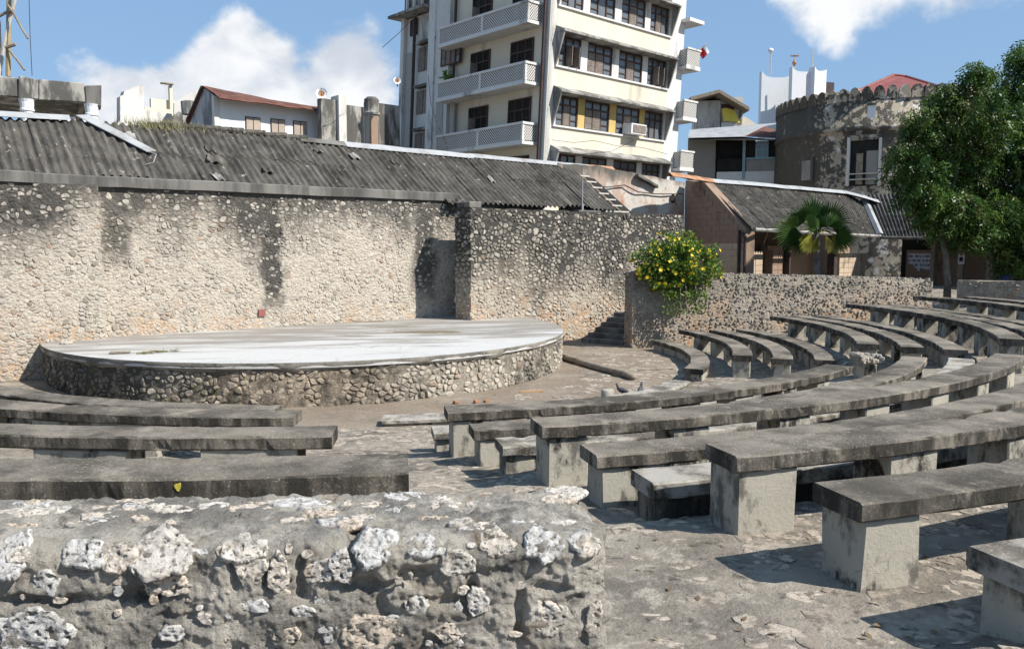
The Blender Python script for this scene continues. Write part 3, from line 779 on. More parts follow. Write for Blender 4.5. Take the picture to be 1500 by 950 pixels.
for i in range(6):
    mb = MB(); o = np.array([2.05, 23.85]) + d_up * .36 * i
    mb.cbox((o[0], o[1], -.1), (sd[0] * 1.45, sd[1] * 1.45, 0), (d_up[0] * .38, d_up[1] * .38, 0), (0, 0, .1 + .13 * (i + 1)), .015, .008)
    mb.build('step', M['coping'], stp)

# ------------------------------------------------------------------ benches
GR = []
def ang_of(px, py, z):
    p = atz(px, py, z); return math.atan2(p[1] - BC[1], p[0] - BC[0])
def bench(label, r, z, a0, a1, low=False, w=.42, th=.115, leg_w=.42, pitch=1.25, first=.06, name='stone_bench', group=None, legh=None, mat=None, rubble_end=None):
    """arc seat about the stage: r = outer radius, a0..a1 in radians, the legs run from the a0 end"""
    am = (a0 + a1) / 2; cx, cy = BC[0] + (r - w / 2) * math.cos(am), BC[1] + (r - w / 2) * math.sin(am)
    t = thing(name, (cx, cy, gz(cx, cy)), label, 'bench', group)
    L = (a1 - a0) * r; n = max(6, int(L / .06))
    ch = .014
    prof = [(0, ch), (ch, 0), (w - ch, 0), (w, ch), (w, th - ch), (w - ch, th), (ch, th), (0, th - ch)]
    G = np.zeros((n + 1, 9, 3)); sd_ = random.random() * 50
    for i in range(n + 1):
        a = a0 + (a1 - a0) * i / n; ca, sa = math.cos(a), math.sin(a)
        for k in range(9):
            q, h = prof[k % 8]
            jx = .006 * nz(i * .35 + sd_, k % 8, 0, 1, 3) + .010 * nz(i * .06, (k % 8) * .3, sd_, 1, 3)
            chip = max(0, mn.noise(Vector((i * .21 + sd_, (k % 8) // 4, 7.0))) - .30) * .07 if k % 8 in (3, 4, 5, 6, 7, 0) else 0
            jx -= chip
            rr = r - w + q + jx * (1 if k % 8 in (2, 3, 4, 5) else -1)
            G[i, k] = (BC[0] + rr * ca, BC[1] + rr * sa, z - th + h + .006 * nz(i * .2, sd_, k % 8, 1, 3) - (chip * .5 if k % 8 in (4, 5, 6, 7) else 0))
    mb = MB(); mb.grid(G, random.random(), flip=True)
    mb.add(G[0, :8], [tuple(range(8))], .3); mb.add(G[-1, :8], [tuple(range(8))[::-1]], .3)
    mb.build('seat', mat or M['bench'], t)
    if low:
        mb = MB(); G = np.zeros((n + 1, 4, 3)); ins = .05
        for i in range(n + 1):
            a = a0 + .04 / r + (a1 - a0 - .08 / r) * i / n; ca, sa = math.cos(a), math.sin(a)
            for k, (q, top) in enumerate(((ins, 0), (ins, 1), (w - ins, 1), (w - ins, 0))):
                rr = r - w + q + .01 * nz(i * .3, k, sd_, 1, 3); x, y = BC[0] + rr * ca, BC[1] + rr * sa
                G[i, k] = (x, y, z - th - .001 if top else gz(x, y) - .06)
        mb.grid(G); mb.add(G[0], [(3, 2, 1, 0)]); mb.add(G[-1], [(0, 1, 2, 3)])
        mb.build('base', M['leg'] if not low == 'dark' else M['bench'], t)
        return t
    s = first; k = 0
    while s + leg_w < L + .02:
        a = a0 + (s + leg_w / 2) / r; ca, sa = math.cos(a), math.sin(a); er = np.array([ca, sa, 0]); et = np.array([-sa, ca, 0])
        dep = w - .07
        c = np.array([BC[0], BC[1], 0]) + er * (r - w + .035)
        gl = min(gz(*(c + er * dep * f + et * (leg_w * g))[:2]) for f in (0, .5, 1) for g in (-.5, .5)) - .05
        mb = MB()
        mb.cbox(c - et * leg_w / 2 + np.array([0, 0, gl]), er * dep, et * leg_w, (0, 0, z - th - .001 - gl), .012, .006, random.random())
        mb.build('leg', M['leg'], t)
        s += pitch; k += 1
    return t
A_ = lambda *p: ang_of(*p)
NEAR = 'curved benches between the two gangways'; FAR = 'curved benches beside the low wall'; LEFT = 'curved benches across the gangway behind the foreground wall'
ea = A_(600, 612, .12)
bench('pale flush kerb of thin slabs nearest the stage front', 7.25, .11, A_(560, 612, .12), A_(1013, 557, .12), True, .45, .07, name='kerb', mat=M['bench_pale'])
bench('short low slab seat hidden under the front bench of the middle block', 9.91, .50, A_(634, 630, .5), R(-70), True, .42, .10, group=NEAR, mat=M['bench_pale'])
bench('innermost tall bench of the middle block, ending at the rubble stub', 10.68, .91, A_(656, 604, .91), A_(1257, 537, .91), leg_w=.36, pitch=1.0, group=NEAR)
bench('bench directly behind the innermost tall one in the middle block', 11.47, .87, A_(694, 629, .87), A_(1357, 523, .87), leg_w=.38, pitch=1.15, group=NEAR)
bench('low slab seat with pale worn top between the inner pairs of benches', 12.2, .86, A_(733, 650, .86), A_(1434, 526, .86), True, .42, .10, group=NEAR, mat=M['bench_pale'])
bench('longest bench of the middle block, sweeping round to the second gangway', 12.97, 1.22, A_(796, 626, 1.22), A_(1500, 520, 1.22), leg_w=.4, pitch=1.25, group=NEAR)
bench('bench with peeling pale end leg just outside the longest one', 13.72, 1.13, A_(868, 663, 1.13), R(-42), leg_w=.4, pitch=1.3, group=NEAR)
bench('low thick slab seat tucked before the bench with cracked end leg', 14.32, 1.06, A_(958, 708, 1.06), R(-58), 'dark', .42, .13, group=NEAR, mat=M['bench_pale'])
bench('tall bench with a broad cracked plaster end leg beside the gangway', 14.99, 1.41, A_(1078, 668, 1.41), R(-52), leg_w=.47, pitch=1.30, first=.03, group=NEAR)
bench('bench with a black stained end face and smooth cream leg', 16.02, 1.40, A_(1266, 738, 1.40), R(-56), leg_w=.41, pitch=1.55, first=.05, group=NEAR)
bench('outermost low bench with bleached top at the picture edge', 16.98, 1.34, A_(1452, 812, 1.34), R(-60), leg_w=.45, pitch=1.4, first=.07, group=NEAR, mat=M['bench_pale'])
FE = lambda r, deg: R(deg)
def rb(label, r, z, px0, deg1, low=False, **k):
    return bench(label, r, z, A_(*px0, z), R(deg1), low, pitch=k.pop('pitch', 1.12), leg_w=.34, group=FAR, **k)
rb('short solid curved seat closest to the log and the wall pier', 7.36, .28, (1033, 541), 19.5, True)
rb('curved bench on square legs, first behind the short solid seat', 8.26, .52, (1096, 521), 20)
rb('curved bench whose end leg has crumbled to rubble', 9.08, .52, (1162, 526), 18.5)
rb('solid-backed curved seat behind the bench with the crumbled leg', 9.91, .515, (1226, 528), 18, True)
rb('curved bench ending above the rubble stub by the second gangway', 10.68, .91, (1286, 504), 15.5)
rb('second bench of the pair above the rubble stub', 11.47, .88, (1356, 509), 16.5)
rb('solid-backed curved seat in line with the bleached slab', 12.2, .87, (1428, 513), 16.5, True)
rb('long bench with many lit legs below the dark wall end', 12.97, 1.22, (1500, 497), 14.5)
bench('thin-looking bench just above the long bench with lit legs', 13.72, 1.17, R(-22), R(15), leg_w=.34, pitch=1.12, group=FAR)
bench('solid seat above the two long upper benches', 14.35, 1.16, R(-22), R(15), True, group=FAR)
bench('highest but one bench before the wall stub by the tree', 14.99, 1.43, R(-22), R(13.5), leg_w=.34, pitch=1.12, group=FAR)
bench('highest bench before the wall stub by the tree', 16.02, 1.43, R(-22), R(11), leg_w=.34, pitch=1.12, group=FAR)
def lb(label, r, z, px1, deg0, low=False, **k):
    return bench(label, r, z, R(deg0), A_(*px1, z), low, group=LEFT, **k)
lb('low outlying bench nearest the stage drum', 9.38, .70, (403, 599), -150, False, pitch=1.5, leg_w=.9)
lb('bench with narrow dark gaps under it, second from the stage drum', 10.74, .91, (430, 610), -150, pitch=1.15, leg_w=.5, first=.25)
lb('broad bench showing two dark leg gaps, before the yellow-splashed bench', 13.02, 1.22, (483, 643), -135, pitch=1.45, leg_w=.8, first=.2)
kb = lb('nearest thick bench with a yellow paint splash behind the foreground wall', 14.90, 1.41, (599, 696), -125, th=.165, pitch=1.4, leg_w=.8, w=.5)
# the yellow splash on its edge
mb = MB(); a = A_(269, 705, 1.36); ps = []
for i in range(15):
    q = 2 * math.pi * i / 15; rr = .030 * (.75 + .4 * math.sin(q * 2 + 1) * math.sin(q) + random.uniform(-.12, .12))
    ps.append((rr * math.cos(q) * .9, rr * math.sin(q)))
er = np.array([math.cos(a), math.sin(a), 0]); et = np.array([-math.sin(a), math.cos(a), 0]); c0 = np.array([BC[0], BC[1], 1.365]) + er * (14.90 + .007)
vs = [c0 + et * p[0] + np.array([0, 0, p[1]]) for p in ps] + [c0 - er * .02 + et * p[0] + np.array([0, 0, p[1]]) for p in ps]
mb.add(vs, [tuple(range(15))] + [(i, (i + 1) % 15, 15 + (i + 1) % 15, 15 + i) for i in range(15)])
mb.build('paint_splash', simple('yellow_paint', (.62, .50, .06), (.5, .42, .08), 30), kb)
# rubble stub at the second gangway and the crumbled leg
stub = thing('rubble_stub', atz(1270, 552, .3), 'small rubble pillar stub capped with pebbly mortar at the bench end', 'stub')
p = atz(1270, 550, .36); mb = MB(); mb.cbox((p[0] - .13, p[1] - .1, .25), (.30, .04, 0), (-.04, .3, 0), (0, 0, .36), .03, .02); mb.build('pillar', M['leg'], stub)
mb = MB(); mb.cbox((p[0] - .20, p[1] - .16, .60), (.44, .05, 0), (-.05, .42, 0), (0, 0, .16), .04, .03); mb.build('cap', M['stone_low'], stub)
for k in range(26):
    mb = MB(); v, f = VAR[k]; q = random.uniform(0, 6.28); e = np.array([math.cos(q), math.sin(q), 0]) * .05; g = np.array([-math.sin(q), math.cos(q), 0]) * .04
    c = np.array([p[0] + random.uniform(-.2, .2), p[1] - .18 + random.uniform(0, .02), .64 + random.random() * .1]) if k < 12 else np.array([p[0] + random.uniform(-.18, .2), p[1] + random.uniform(-.15, .22), .755])
    mb.add(c + v[:, :1] * e + v[:, 1:2] * g + v[:, 2:3] * np.array([0, 0, .03]), f, random.random()); mb.build('stone', M['stone_screen'], stub)

# ------------------------------------------------------------------ foreground wall
fw = thing('rubble_wall', (-1.0, 2.4, 1.05), 'rough foreground parapet of mortar with embedded white pitted coral stones', 'wall')
FA = R(3.5); FO = np.array([.262, 2.17]); FF = Fr(FO, FA)
FZT = 2.005; FT = .46; FB = .055
def fprof(t):
    """profile from the foot of the front face up, over the rounded head and down the back: returns out, z, normal"""
    h = FZT - 1.0 - FB; arc = FB * math.pi / 2; top = FT - 2 * FB
    if t < h: return 0.0, 1.0 + t, (1, 0)
    t -= h
    if t < arc: q = t / FB; return -FB + FB * math.cos(q), FZT - FB + FB * math.sin(q), (math.cos(q), math.sin(q))
    t -= arc
    if t < top: return -FB - t, FZT, (0, 1)
    t -= top
    if t < arc: q = t / FB; return -FT + FB - FB * math.sin(q), FZT - FB + FB * math.cos(q), (-math.sin(q), math.cos(q))
    t -= arc
    return -FT, FZT - FB - t, (-1, 0)
hF = FZT - 1.0 - FB; Ltot = hF * 2 + FB * math.pi + FT - 2 * FB
ts = list(np.linspace(0, hF - .42, 8)) + list(np.linspace(hF - .41, hF + FB * math.pi + FT - 2 * FB + .05, 190)) + list(np.linspace(hF + FB * math.pi + FT - 2 * FB + .1, Ltot, 8))
us = list(np.linspace(-3.2, -1.75, 24)) + list(np.linspace(-1.74, -.125, 430)) + list(np.linspace(-.12, -.01, 34)) + [-.006, -.003, 0.0]
G = np.zeros((len(ts), len(us), 3))
CREV = []
for (px, py, rx, ry, dp) in ((197, 876, 30, 11, .05), (512, 785, 9, 42, .04), (441, 840, 8, 34, .045), (535, 858, 46, 10, .045), (692, 868, 9, 30, .035), (605, 848, 20, 18, .045), (762, 905, 9, 44, .04), (346, 840, 8, 26, .03), (395, 852, 10, 18, .04),
                             (255, 905, 30, 7, .02), (640, 880, 40, 8, .02), (300, 800, 34, 6, .015), (815, 860, 30, 8, .02), (560, 890, 10, 26, .025), (120, 880, 40, 6, .018), (40, 880, 60, 7, .03), (720, 838, 26, 7, .02), (840, 880, 14, 10, .03)):
    u_, z_ = FF.hit(px, py); k_ = 2.2 / FPX; CREV.append((u_, z_, rx * k_, ry * k_, dp))
def fdisp(p):
    v = Vector(p)
    d = .012 * nz(p[0], p[1], p[2], 4.0, 3)
    tb_ = mn.turbulence(v * 10 + Vector((3, 1, 2)), 5, True, noise_basis='PERLIN_ORIGINAL', amplitude_scale=.55, frequency_scale=2.1)
    d += .020 * (.62 - tb_)                              # creased, crumbling mortar
    d += .0035 * mn.noise(v * 70)
    k = mn.noise(Vector((p[0] * 9, p[1] * 9, p[2] * 11)) + Vector((4, 1, 7))); d -= .040 * max(0, k - .45)
    if p[1] < 2.35:
        u, _ = FF.uv(p); wu = .016 * mn.noise(v * 22); wz = .016 * mn.noise(v * 22 + Vector((9, 2, 4)))
        for (cu, cz, rx, ry, dp) in CREV:
            if abs(u - cu) < rx * 3 and abs(p[2] - cz) < ry * 3:
                q = ((u + wu - cu) / rx) ** 2 + ((p[2] + wz - cz) / ry) ** 2
                if q < 6: d -= .75 * dp / (1 + q * q * q)
    return d
for i, t in enumerate(ts):
    o_, z, nn = fprof(t)
    for j, u in enumerate(us):
        e = 1
        shrink = 1 - (.0 if u < -.12 else (.12 + u) ** 2 * 16)
        p = FF.pt(u, o_, z); d = fdisp(p)
        cz = FZT - .3; cen = -FT / 2
        oo = cen + (o_ - cen) * shrink; zz = z if z < cz else cz + (z - cz) * (1 - (1 - shrink) * .6)
        uu = u + (.035 * nz(oo, zz, 1, 7, 5) * min(1, (u + .12) / .08) if u > -.12 else 0)
        G[i, j] = FF.pt(uu, oo + nn[0] * d, zz + nn[1] * d)
mb = MB(); mb.grid(G)
cc = G[:, -1].mean(0); vs = list(G[:, -1]) + [cc]; n_ = len(ts); mb.add(vs, [(i + 1, i, n_) for i in range(n_ - 1)])
mb.build('wall_body', M['fore_mortar'], fw, smooth=True)
def blob_stone(hx, hy, hz, seed, pits=1.0):
    """angular coral lump, near flat on the exposed side, with solution pits"""
    import bmesh
    rs_ = random.Random(int(seed * 100)); nv = rs_.randint(6, 9); aa = sorted((i + rs_.uniform(-.35, .35)) * 2 * math.pi / nv for i in range(nv)); rr_ = [rs_.uniform(.72, 1.12) for _ in range(nv)]
    def rad(a):
        a %= 2 * math.pi
        for i in range(nv):
            a0, a1 = aa[i], aa[(i + 1) % nv] + (2 * math.pi if i == nv - 1 else 0)
            for ad in (a, a + 2 * math.pi):
                if a0 <= ad <= a1:
                    x0, y0, x1, y1 = rr_[i] * math.cos(a0), rr_[i] * math.sin(a0), rr_[(i + 1) % nv] * math.cos(a1), rr_[(i + 1) % nv] * math.sin(a1)
                    den_ = math.cos(ad) * (y0 - y1) + math.sin(ad) * (x1 - x0); return (x1 * y0 - x0 * y1) / den_ if abs(den_) > 1e-6 else 1
        return .9
    bm = bmesh.new(); bmesh.ops.create_icosphere(bm, subdivisions=5 if max(hx, hy) > .05 else (4 if max(hx, hy) > .03 else 3), radius=1.0)
    for v in bm.verts:
        c = v.co.copy(); ang = math.atan2(c.y, c.x); pl = math.hypot(c.x, c.y)
        k = rad(ang) * (1 + .07 * mn.noise(Vector((math.cos(ang) * 5, math.sin(ang) * 5 + seed, 1))) + .05 * mn.noise(Vector((math.cos(ang) * 13, math.sin(ang) * 13 + seed, 3))))
        c.x *= k; c.y *= k
        c.z = min(c.z, .5) if c.z > 0 else c.z
        wx = Vector((c.x * hx, c.y * hy, 0))
        d = .30 * mn.fractal(wx * 26 + Vector((seed, 0, seed)), .8, 2, 5)
        pit = mn.noise(wx * 62 + Vector((seed, 0, seed))) + .5 * mn.noise(wx * 130 + Vector((seed, 5, 0))); d -= pits * 1.5 * max(0, pit - .32)
        if c.z > 0: c.z += d
        v.co = Vector((c.x * hx, c.y * hy, c.z * hz))
    vs = [tuple(v.co) for v in bm.verts]; fs = [tuple(x.index for x in f.verts) for f in bm.faces]; bm.free(); return np.array(vs), fs
FRONT = [(15, 805, 58, 78), (118, 783, 84, 58), (235, 788, 110, 72), (365, 832, 50, 56), (408, 838, 36, 58), (62, 926, 120, 72), (378, 886, 44, 22), (548, 776, 78, 58), (622, 768, 54, 36), (671, 823, 50, 38), (860, 812, 40, 36),
         (806, 905, 66, 58), (546, 928, 96, 64), (500, 828, 44, 50), (300, 905, 30, 18), (730, 752, 54, 44), (797, 752, 56, 52), (856, 768, 48, 34), (470, 838, 40, 42), (255, 925, 44, 30), (870, 905, 28, 60), (610, 885, 40, 30), (700, 880, 34, 50), (445, 895, 36, 20), (330, 760, 40, 22), (175, 850, 26, 20), (760, 855, 26, 16), (420, 930, 40, 26), (660, 925, 50, 36)]
TOPS = [(random.uniform(0, 850), random.uniform(722, 775), random.uniform(20, 60), random.uniform(6, 14)) for _ in range(34)] + [(30, 752, 80, 14), (95, 748, 70, 14), (170, 746, 80, 12), (245, 750, 70, 14), (310, 740, 60, 12), (365, 744, 70, 13), (440, 736, 80, 16), (530, 738, 60, 16), (590, 728, 66, 18), (650, 740, 56, 12), (655, 724, 50, 8), (705, 722, 56, 10), (765, 714, 56, 14), (832, 722, 66, 26), (470, 752, 50, 14), (200, 735, 60, 9), (50, 738, 60, 8), (395, 728, 50, 8), (700, 738, 36, 12)]
FRONT += [(random.uniform(5, 870), random.uniform(800, 940), random.uniform(34, 74), random.uniform(24, 50)) for _ in range(7)]
FRONT += [(random.uniform(5, 870), random.choice([random.uniform(795, 945), random.uniform(840, 945)]), random.uniform(8, 26), random.uniform(6, 18)) for _ in range(48)]
k = 0
for (px, py, wpx, hpx) in FRONT + TOPS:
    top = k >= len(FRONT)
    if not top:
        u, z = FF.hit(px, py)
        if z > FZT - FB:
            q = .7 if z > FZT - .03 else .45; P = FF.pt(u, -FB + FB * math.cos(q), FZT - FB + FB * math.sin(q)); nn = FF.n * math.cos(q) + np.array([0, 0, math.sin(q)])
        else: P = FF.pt(u, 0, z); nn = FF.n.copy()
    else:
        P = atz(px, py, FZT); nn = np.array([0, 0, 1.0]); uo = FF.uv(P)
        if not (-FT + .05 < uo[1] < -.05) or uo[0] > -.05: k += 1; continue
    dist = P[1]; sx = wpx / FPX * dist * .60; sy = hpx / FPX * dist * (1.45 if top else .62)
    ex = FF.a; ey = np.cross(nn, ex); P = P + nn * (.012 * nz(P[0], P[1], P[2], 4.0, 3) + (.001 if wpx > 30 else .004))
    v, f = blob_stone(sx, sy, (.022 if wpx > 30 else .010) if not top else .018, k * 3.17 + 1, 2.4 if (px, py) == (62, 926) else 1.0)
    mb = MB(); mb.add(P + v[:, :1] * ex + v[:, 1:2] * ey + v[:, 2:3] * nn - nn * .004, f, random.random())
    mb.build('stone', M['rust_stone'] if False else M['fore_stone'], fw, smooth=True); k += 1

# ------------------------------------------------------------------ long shed with corrugated roof behind the wall
shed = thing('corrugated_shed', WF.pt(-4, -2.0, 0), 'long low shed with a sooty corrugated roof right behind the stage wall', 'shed')
TP = math.tan(R(34)); EV = .12
def rz(sb): return 4.33 + TP * (sb - EV)                  # height of the roof plane at a setback
def ridge_s(u): return float(np.interp(u, [-22, -10, -7.5, -5, -1, 8], [2.15, 2.2, 2.35, 2.45, 2.3, 2.15]))
PER = .185
u = -21.5; col = 0
def sheet(u0, u1, s0, s1, lift, tilt, parent):
    n = int(round((u1 - u0) / PER * 6)); G = np.zeros((4, n + 1, 3))
    for i, f in enumerate((0, .33, .66, 1)):
        sb = s0 + (s1 - s0) * f
        for j in range(n + 1):
            uu = u0 + (u1 - u0) * j / n
            zz = rz(sb) + .040 * math.cos(2 * math.pi * (uu) / PER) + lift + tilt * f
            G[i, j] = WF.pt(uu + .015 * nz(u0, f * 2, 3), -sb, zz)
    mb = MB(); mb.grid(G, random.random()); return mb.build('roof_sheet', M['asbestos'], parent, smooth=True)
while u < 7.2:
    wd = PER * 6; e0 = -.28 if u > .4 else EV - .10
    rs_ = ridge_s(u + wd / 2); mid = (e0 + rs_) / 2 + random.uniform(-.06, .06)
    sheet(u, u + wd + .02, e0 + random.uniform(-.05, .05) + (random.uniform(.10, .22) if random.random() < .2 else 0), mid + .12, random.uniform(-.012, .012), random.uniform(-.01, .02), shed)
    sheet(u, u + wd + .02, mid, rs_ + random.uniform(-.02, .03), .012 + random.uniform(-.008, .012), random.uniform(-.01, .02), shed)
    u += wd
for k in range(9):       # slipped and broken scraps of sheeting
    uu = random.uniform(-10, 6); sb = random.uniform(.1, 1.7); aa_ = random.uniform(-.5, .5); wd_ = random.uniform(.1, .2); ln_ = random.uniform(.15, .4); c_ = WF.pt(uu, -sb, rz(sb) + .07)
    e1 = WF.a * math.cos(aa_) - WF.n * math.sin(aa_) * .8 + np.array([0, 0, .5 * math.sin(aa_)]); e2 = -WF.n * .83 * math.cos(aa_) - WF.a * math.sin(aa_) + np.array([0, 0, .56])
    G = np.array([[c_ + e1 * (j / 8 - .5) * wd_ * 2 + e2 * i * ln_ + np.array([0, 0, .03 * math.cos(j * 1.3)]) for j in range(9)] for i in (0, 1)]); mb = MB(); mb.grid(G, random.random()); mb.grid(G - [0, 0, .015], .2, flip=True); mb.build('broken_sheet', M['hood'] if k % 2 else M['asbestos'], shed)
# bare rafters and battens past the last sheet
for k in range(8):
    f = k / 7; mb = MB(); sb = -.25 + f * 2.3
    mb.cbox(WF.pt(6.9, -sb, rz(sb) - .12), WF.a * (1.25 - .1 * random.random()), -WF.n * .06, (0, 0, .05), .005); mb.build('batten', M['pale_pole'], shed)
mb = MB(); mb.hexa([WF.pt(6.6, .35, rz(-.35) - .42), WF.pt(8.35, .35, rz(-.35) - .42), WF.pt(8.35, -2.3, rz(2.3) - .42), WF.pt(6.6, -2.3, rz(2.3) - .42), WF.pt(6.6, .35, rz(-.35) - .20), WF.pt(8.35, .35, rz(-.35) - .20), WF.pt(8.35, -2.3, rz(2.3) - .20), WF.pt(6.6, -2.3, rz(2.3) - .20)]); mb.build('dark_void_sheet', M['dark'], shed)  # dark sheet added to stand for the shaded void below the battens
mb = MB(); mb.tube([WF.pt(7.75, .25, rz(-.25) - .16), WF.pt(7.75, -2.2, rz(2.2) - .16)], .045, 6); mb.build('rafter', M['wood'], shed)
mb = MB(); mb.hexa([WF.pt(-21.5, -.5, -.1), WF.pt(8.2, -.9, -.1), WF.pt(8.2, -2.6, -.1), WF.pt(-21.5, -4.2, -.1), WF.pt(-21.5, -.5, 4.2), WF.pt(8.2, -.9, 4.0), WF.pt(8.2, -2.6, 4.0), WF.pt(-21.5, -4.2, 4.2)]); mb.build('shed_body', M['mould'], shed)
mb = MB()
G = np.array([[WF.pt(uu, -ridge_s(uu), rz(ridge_s(uu)) - .08), WF.pt(uu, -ridge_s(uu) - 2.3, rz(ridge_s(uu)) - 1.6)] for uu in np.linspace(-21.5, 8.0, 40)]); mb.grid(G, flip=True); mb.build('rear_slope', M['asbestos'], shed)
def flash(u0, u1, mat, wdt=.26, lift=.075, s_off=0.0, over=.1, z_end=0.0, name='ridge_flashing'):
    n = max(2, int((u1 - u0) / .4)); G = []
    for j in range(n + 1):
        uu = u0 + (u1 - u0) * j / n; rs_ = ridge_s(uu) + s_off; z = rz(rs_) + lift + z_end * j / n + .012 * nz(uu, 1, 2, 1.2, 3)
        G.append([WF.pt(uu, -(rs_ - wdt), rz(rs_ - wdt) + lift + z_end * j / n - .012), WF.pt(uu, -(rs_ - .02), z), WF.pt(uu, -(rs_ + over), z), WF.pt(uu, -(rs_ + over + .12), z - .1)])
    mb = MB(); mb.grid(np.array(G), flip=True); return mb.build(name, mat, shed)
uA = -1.0
flash(-1.25, 3.2, M['flashing'], .24); flash(3.1, 8.4, M['flashing'], .20, .085); flash(-2.6, -1.1, M['coping'], .2, .07)
flash(8.35, 9.6, M['rust'], .22, .085)
flash(-14.5, -8.4, M['flashing'], .20, .14, .0)
for k in range(14):       # old half-round ridge tiles
    u0 = -6.6 + k * .30; mb = MB(); rs_ = ridge_s(u0); zz = rz(rs_) + .02 + random.uniform(-.015, .015)
    mb.tube([WF.pt(u0, -rs_ + .02, zz), WF.pt(u0 + .34, -rs_ + .02, zz + .02)], .085, 8, True, random.random()); mb.build('ridge_tile', M['asbestos'], shed)
# loose strip of tin lying down the slope
p0 = WF.pt(-8.25, -ridge_s(-8.2), rz(ridge_s(-8)) + .12); p1 = WF.pt(-7.0, -1.05, rz(1.05) + .10); dv = p1 - p0; side = WF.a * .22 + np.array([0, 0, .03])
mb = MB(); mb.hexa([p0, p1, p1 + side, p0 + side * 1.3, p0 + [0, 0, .02], p1 + [0, 0, .02], p1 + side + [0, 0, .02], p0 + side * 1.3 + [0, 0, .02]])
tag(mb.build('tin_strip', M['flashing']), 'loose pale strip of roofing tin lying aslant down the corrugated roof', 'tin strip')
mb = MB(); q = WF.pt(-6.95, -1.0, rz(1.0) + .1); mb.tube([q, q + [.06, -.1, .02], q + [.25, -.2, -.05], q + [.22, -.3, -.25], q + [.05, -.35, -.3]], .012, 5)
tag(mb.build('loose_wire', M['flashing']), 'white looped wire dangling from the tin strip end', 'wire')
# grass growing on the roof
mb = MB()
for k in range(420):
    uu = random.gauss(-6.3, .45); sb = ridge_s(uu) - abs(random.gauss(.05, .12)); b = WF.pt(uu, -sb, rz(sb) + .05)
    t = b + [random.gauss(0, .06), random.gauss(0, .06), random.uniform(.06, .24)]; mb.add([b, b + WF.a * .015, t], [(0, 1, 2)], random.random())
w_ = mb.build('roof_weeds', M['weed']); w_['kind'] = 'stuff'; w_['label'] = 'dry weeds sprouting along the shed ridge'
# vertical pipe standing at the screen wall head
u, z = WF.hit(853, 305, .9); mb = MB(); b = WF.pt(u, .9, 3.87); mb.tube([b, b + [0, 0, .28]], .035, 8); mb.tube([b + [0, 0, .28], b + [0.0, 0, 1.1]], .018, 6)
tag(mb.build('vent_pipe', M['flashing']), 'thin upright metal pipe standing on the screen wall head', 'pipe')
mb = MB(); mb.cbox(WF.pt(u - .42, .95, 3.885), WF.a * .95, WF.n * .25, (0, 0, .05), .01); tag(mb.build('flat_slab', M['coping']), 'flat dark slab lying on the screen wall at the pipe foot', 'slab')

# peeling plaster wall between the two roofs
pf = Fr(aty(872, 250, 29.6), R(31)); uR, _ = pf.hit(1003, 300)
pw = thing('plaster_wall', pf.pt(2, 0, 0), 'ruined wall of peeling pink and white plaster between the two corrugated roofs', 'wall')
mb = MB()
zt = lambda u: 5.72 - .10 * max(0, u) + .05 * nz(u, 0, 0, 2, 3)
G = np.array([[pf.pt(uu, .04 * nz(uu, zf, 1, 1.3, 4), -.1 + (zt(uu) + .1) * zf) for uu in np.linspace(-1.6, uR, 26)] for zf in np.linspace(0, 1, 22)]); mb.grid(G)
mb.grid(np.array([[G[-1, j], G[-1, j] - pf.n * .5] for j in range(26)]).transpose(1, 0, 2)); mb.grid(np.array([[G[i, -1], G[i, -1] - pf.n * .5] for i in range(22)]), flip=True)
mb.build('wall_body', M['peel'], pw)
hu, hz = pf.hit(984, 291); mb = MB(); ring = []
for k in range(16):
    a = 2 * math.pi * k / 16; ring.append((.13 * math.cos(a), .17 * math.sin(a)))
mb.add([pf.pt(hu + a, .07, hz + b) for a, b in ring], [tuple(range(16))]); mb.build('pipe_hole', M['dark'], pw)
mb = MB(); pts = []
for (px, py) in ((868, 272), (890, 274), (915, 271), (935, 281), (960, 284), (1000, 284)):
    uu, zz = pf.hit(px, py, .1); pts.append(pf.pt(uu, .09, zz))
mb.tube(pts, .022, 6); mb.build('conduit', M['pipe'], pw)
mb = MB(); u0, z0 = pf.hit(932, 259, .1); u1, z1 = pf.hit(962, 276, .1); mb.cbox(pf.pt(u0, .02, z0), pf.pt(u1, .02, z1) - pf.pt(u0, .02, z0), pf.n * .2, (0, 0, .12), .02); mb.build('broken_ledge', M['coping'], pw)

# ------------------------------------------------------------------ apartment block
C0 = aty(798, 170, 42); AA = R(42.6); SHR = .045
AF = Fr(C0, AA, SHR, 8.0); BF = Fr(C0, AA - R(90), SHR, 8.0)
apt = thing('apartment_block', AF.pt(5, -4, 0) * [1, 1, 0], 'tall cream apartment block with dark brown windows and pierced white balconies', 'building')
EU = AF.hit(992, 170)[0]; WU = -BF.hit(583, 150)[0]; MU = -BF.hit(632, 150)[0]; BU = -BF.hit(656, 150)[0]
def bx(fr, name, mat, u0, u1, o0, o1, z0, z1, parent=apt): mb = MB(); fr.box(mb, u0, u1, o0, o1, z0, z1); return mb.build(name, mat, parent)
mb = MB()
def fp(u, v, z): return AF.pt(u, -v, z)
mb.hexa([fp(0, .0, 0), fp(EU, .3, 0), fp(EU, MU, 0), fp(0, MU, 0), fp(0, .0, 21), fp(EU, .3, 21), fp(EU, MU, 21), fp(0, MU, 21)])
mb2 = MB(); AF.box(mb2, .02, EU - .02, -MU, -.32, 0, 21); mb2.build('wall', M['white'], apt)
bx(AF, 'corner_pier', M['white_grim'], 0, .5, -.9, 0, 0, 21); bx(AF, 'end_pier', M['white'], EU - 1.35, EU, -2, 0, 0, 21)
ZS = [6.05 + 2.98 * k for k in range(5)]
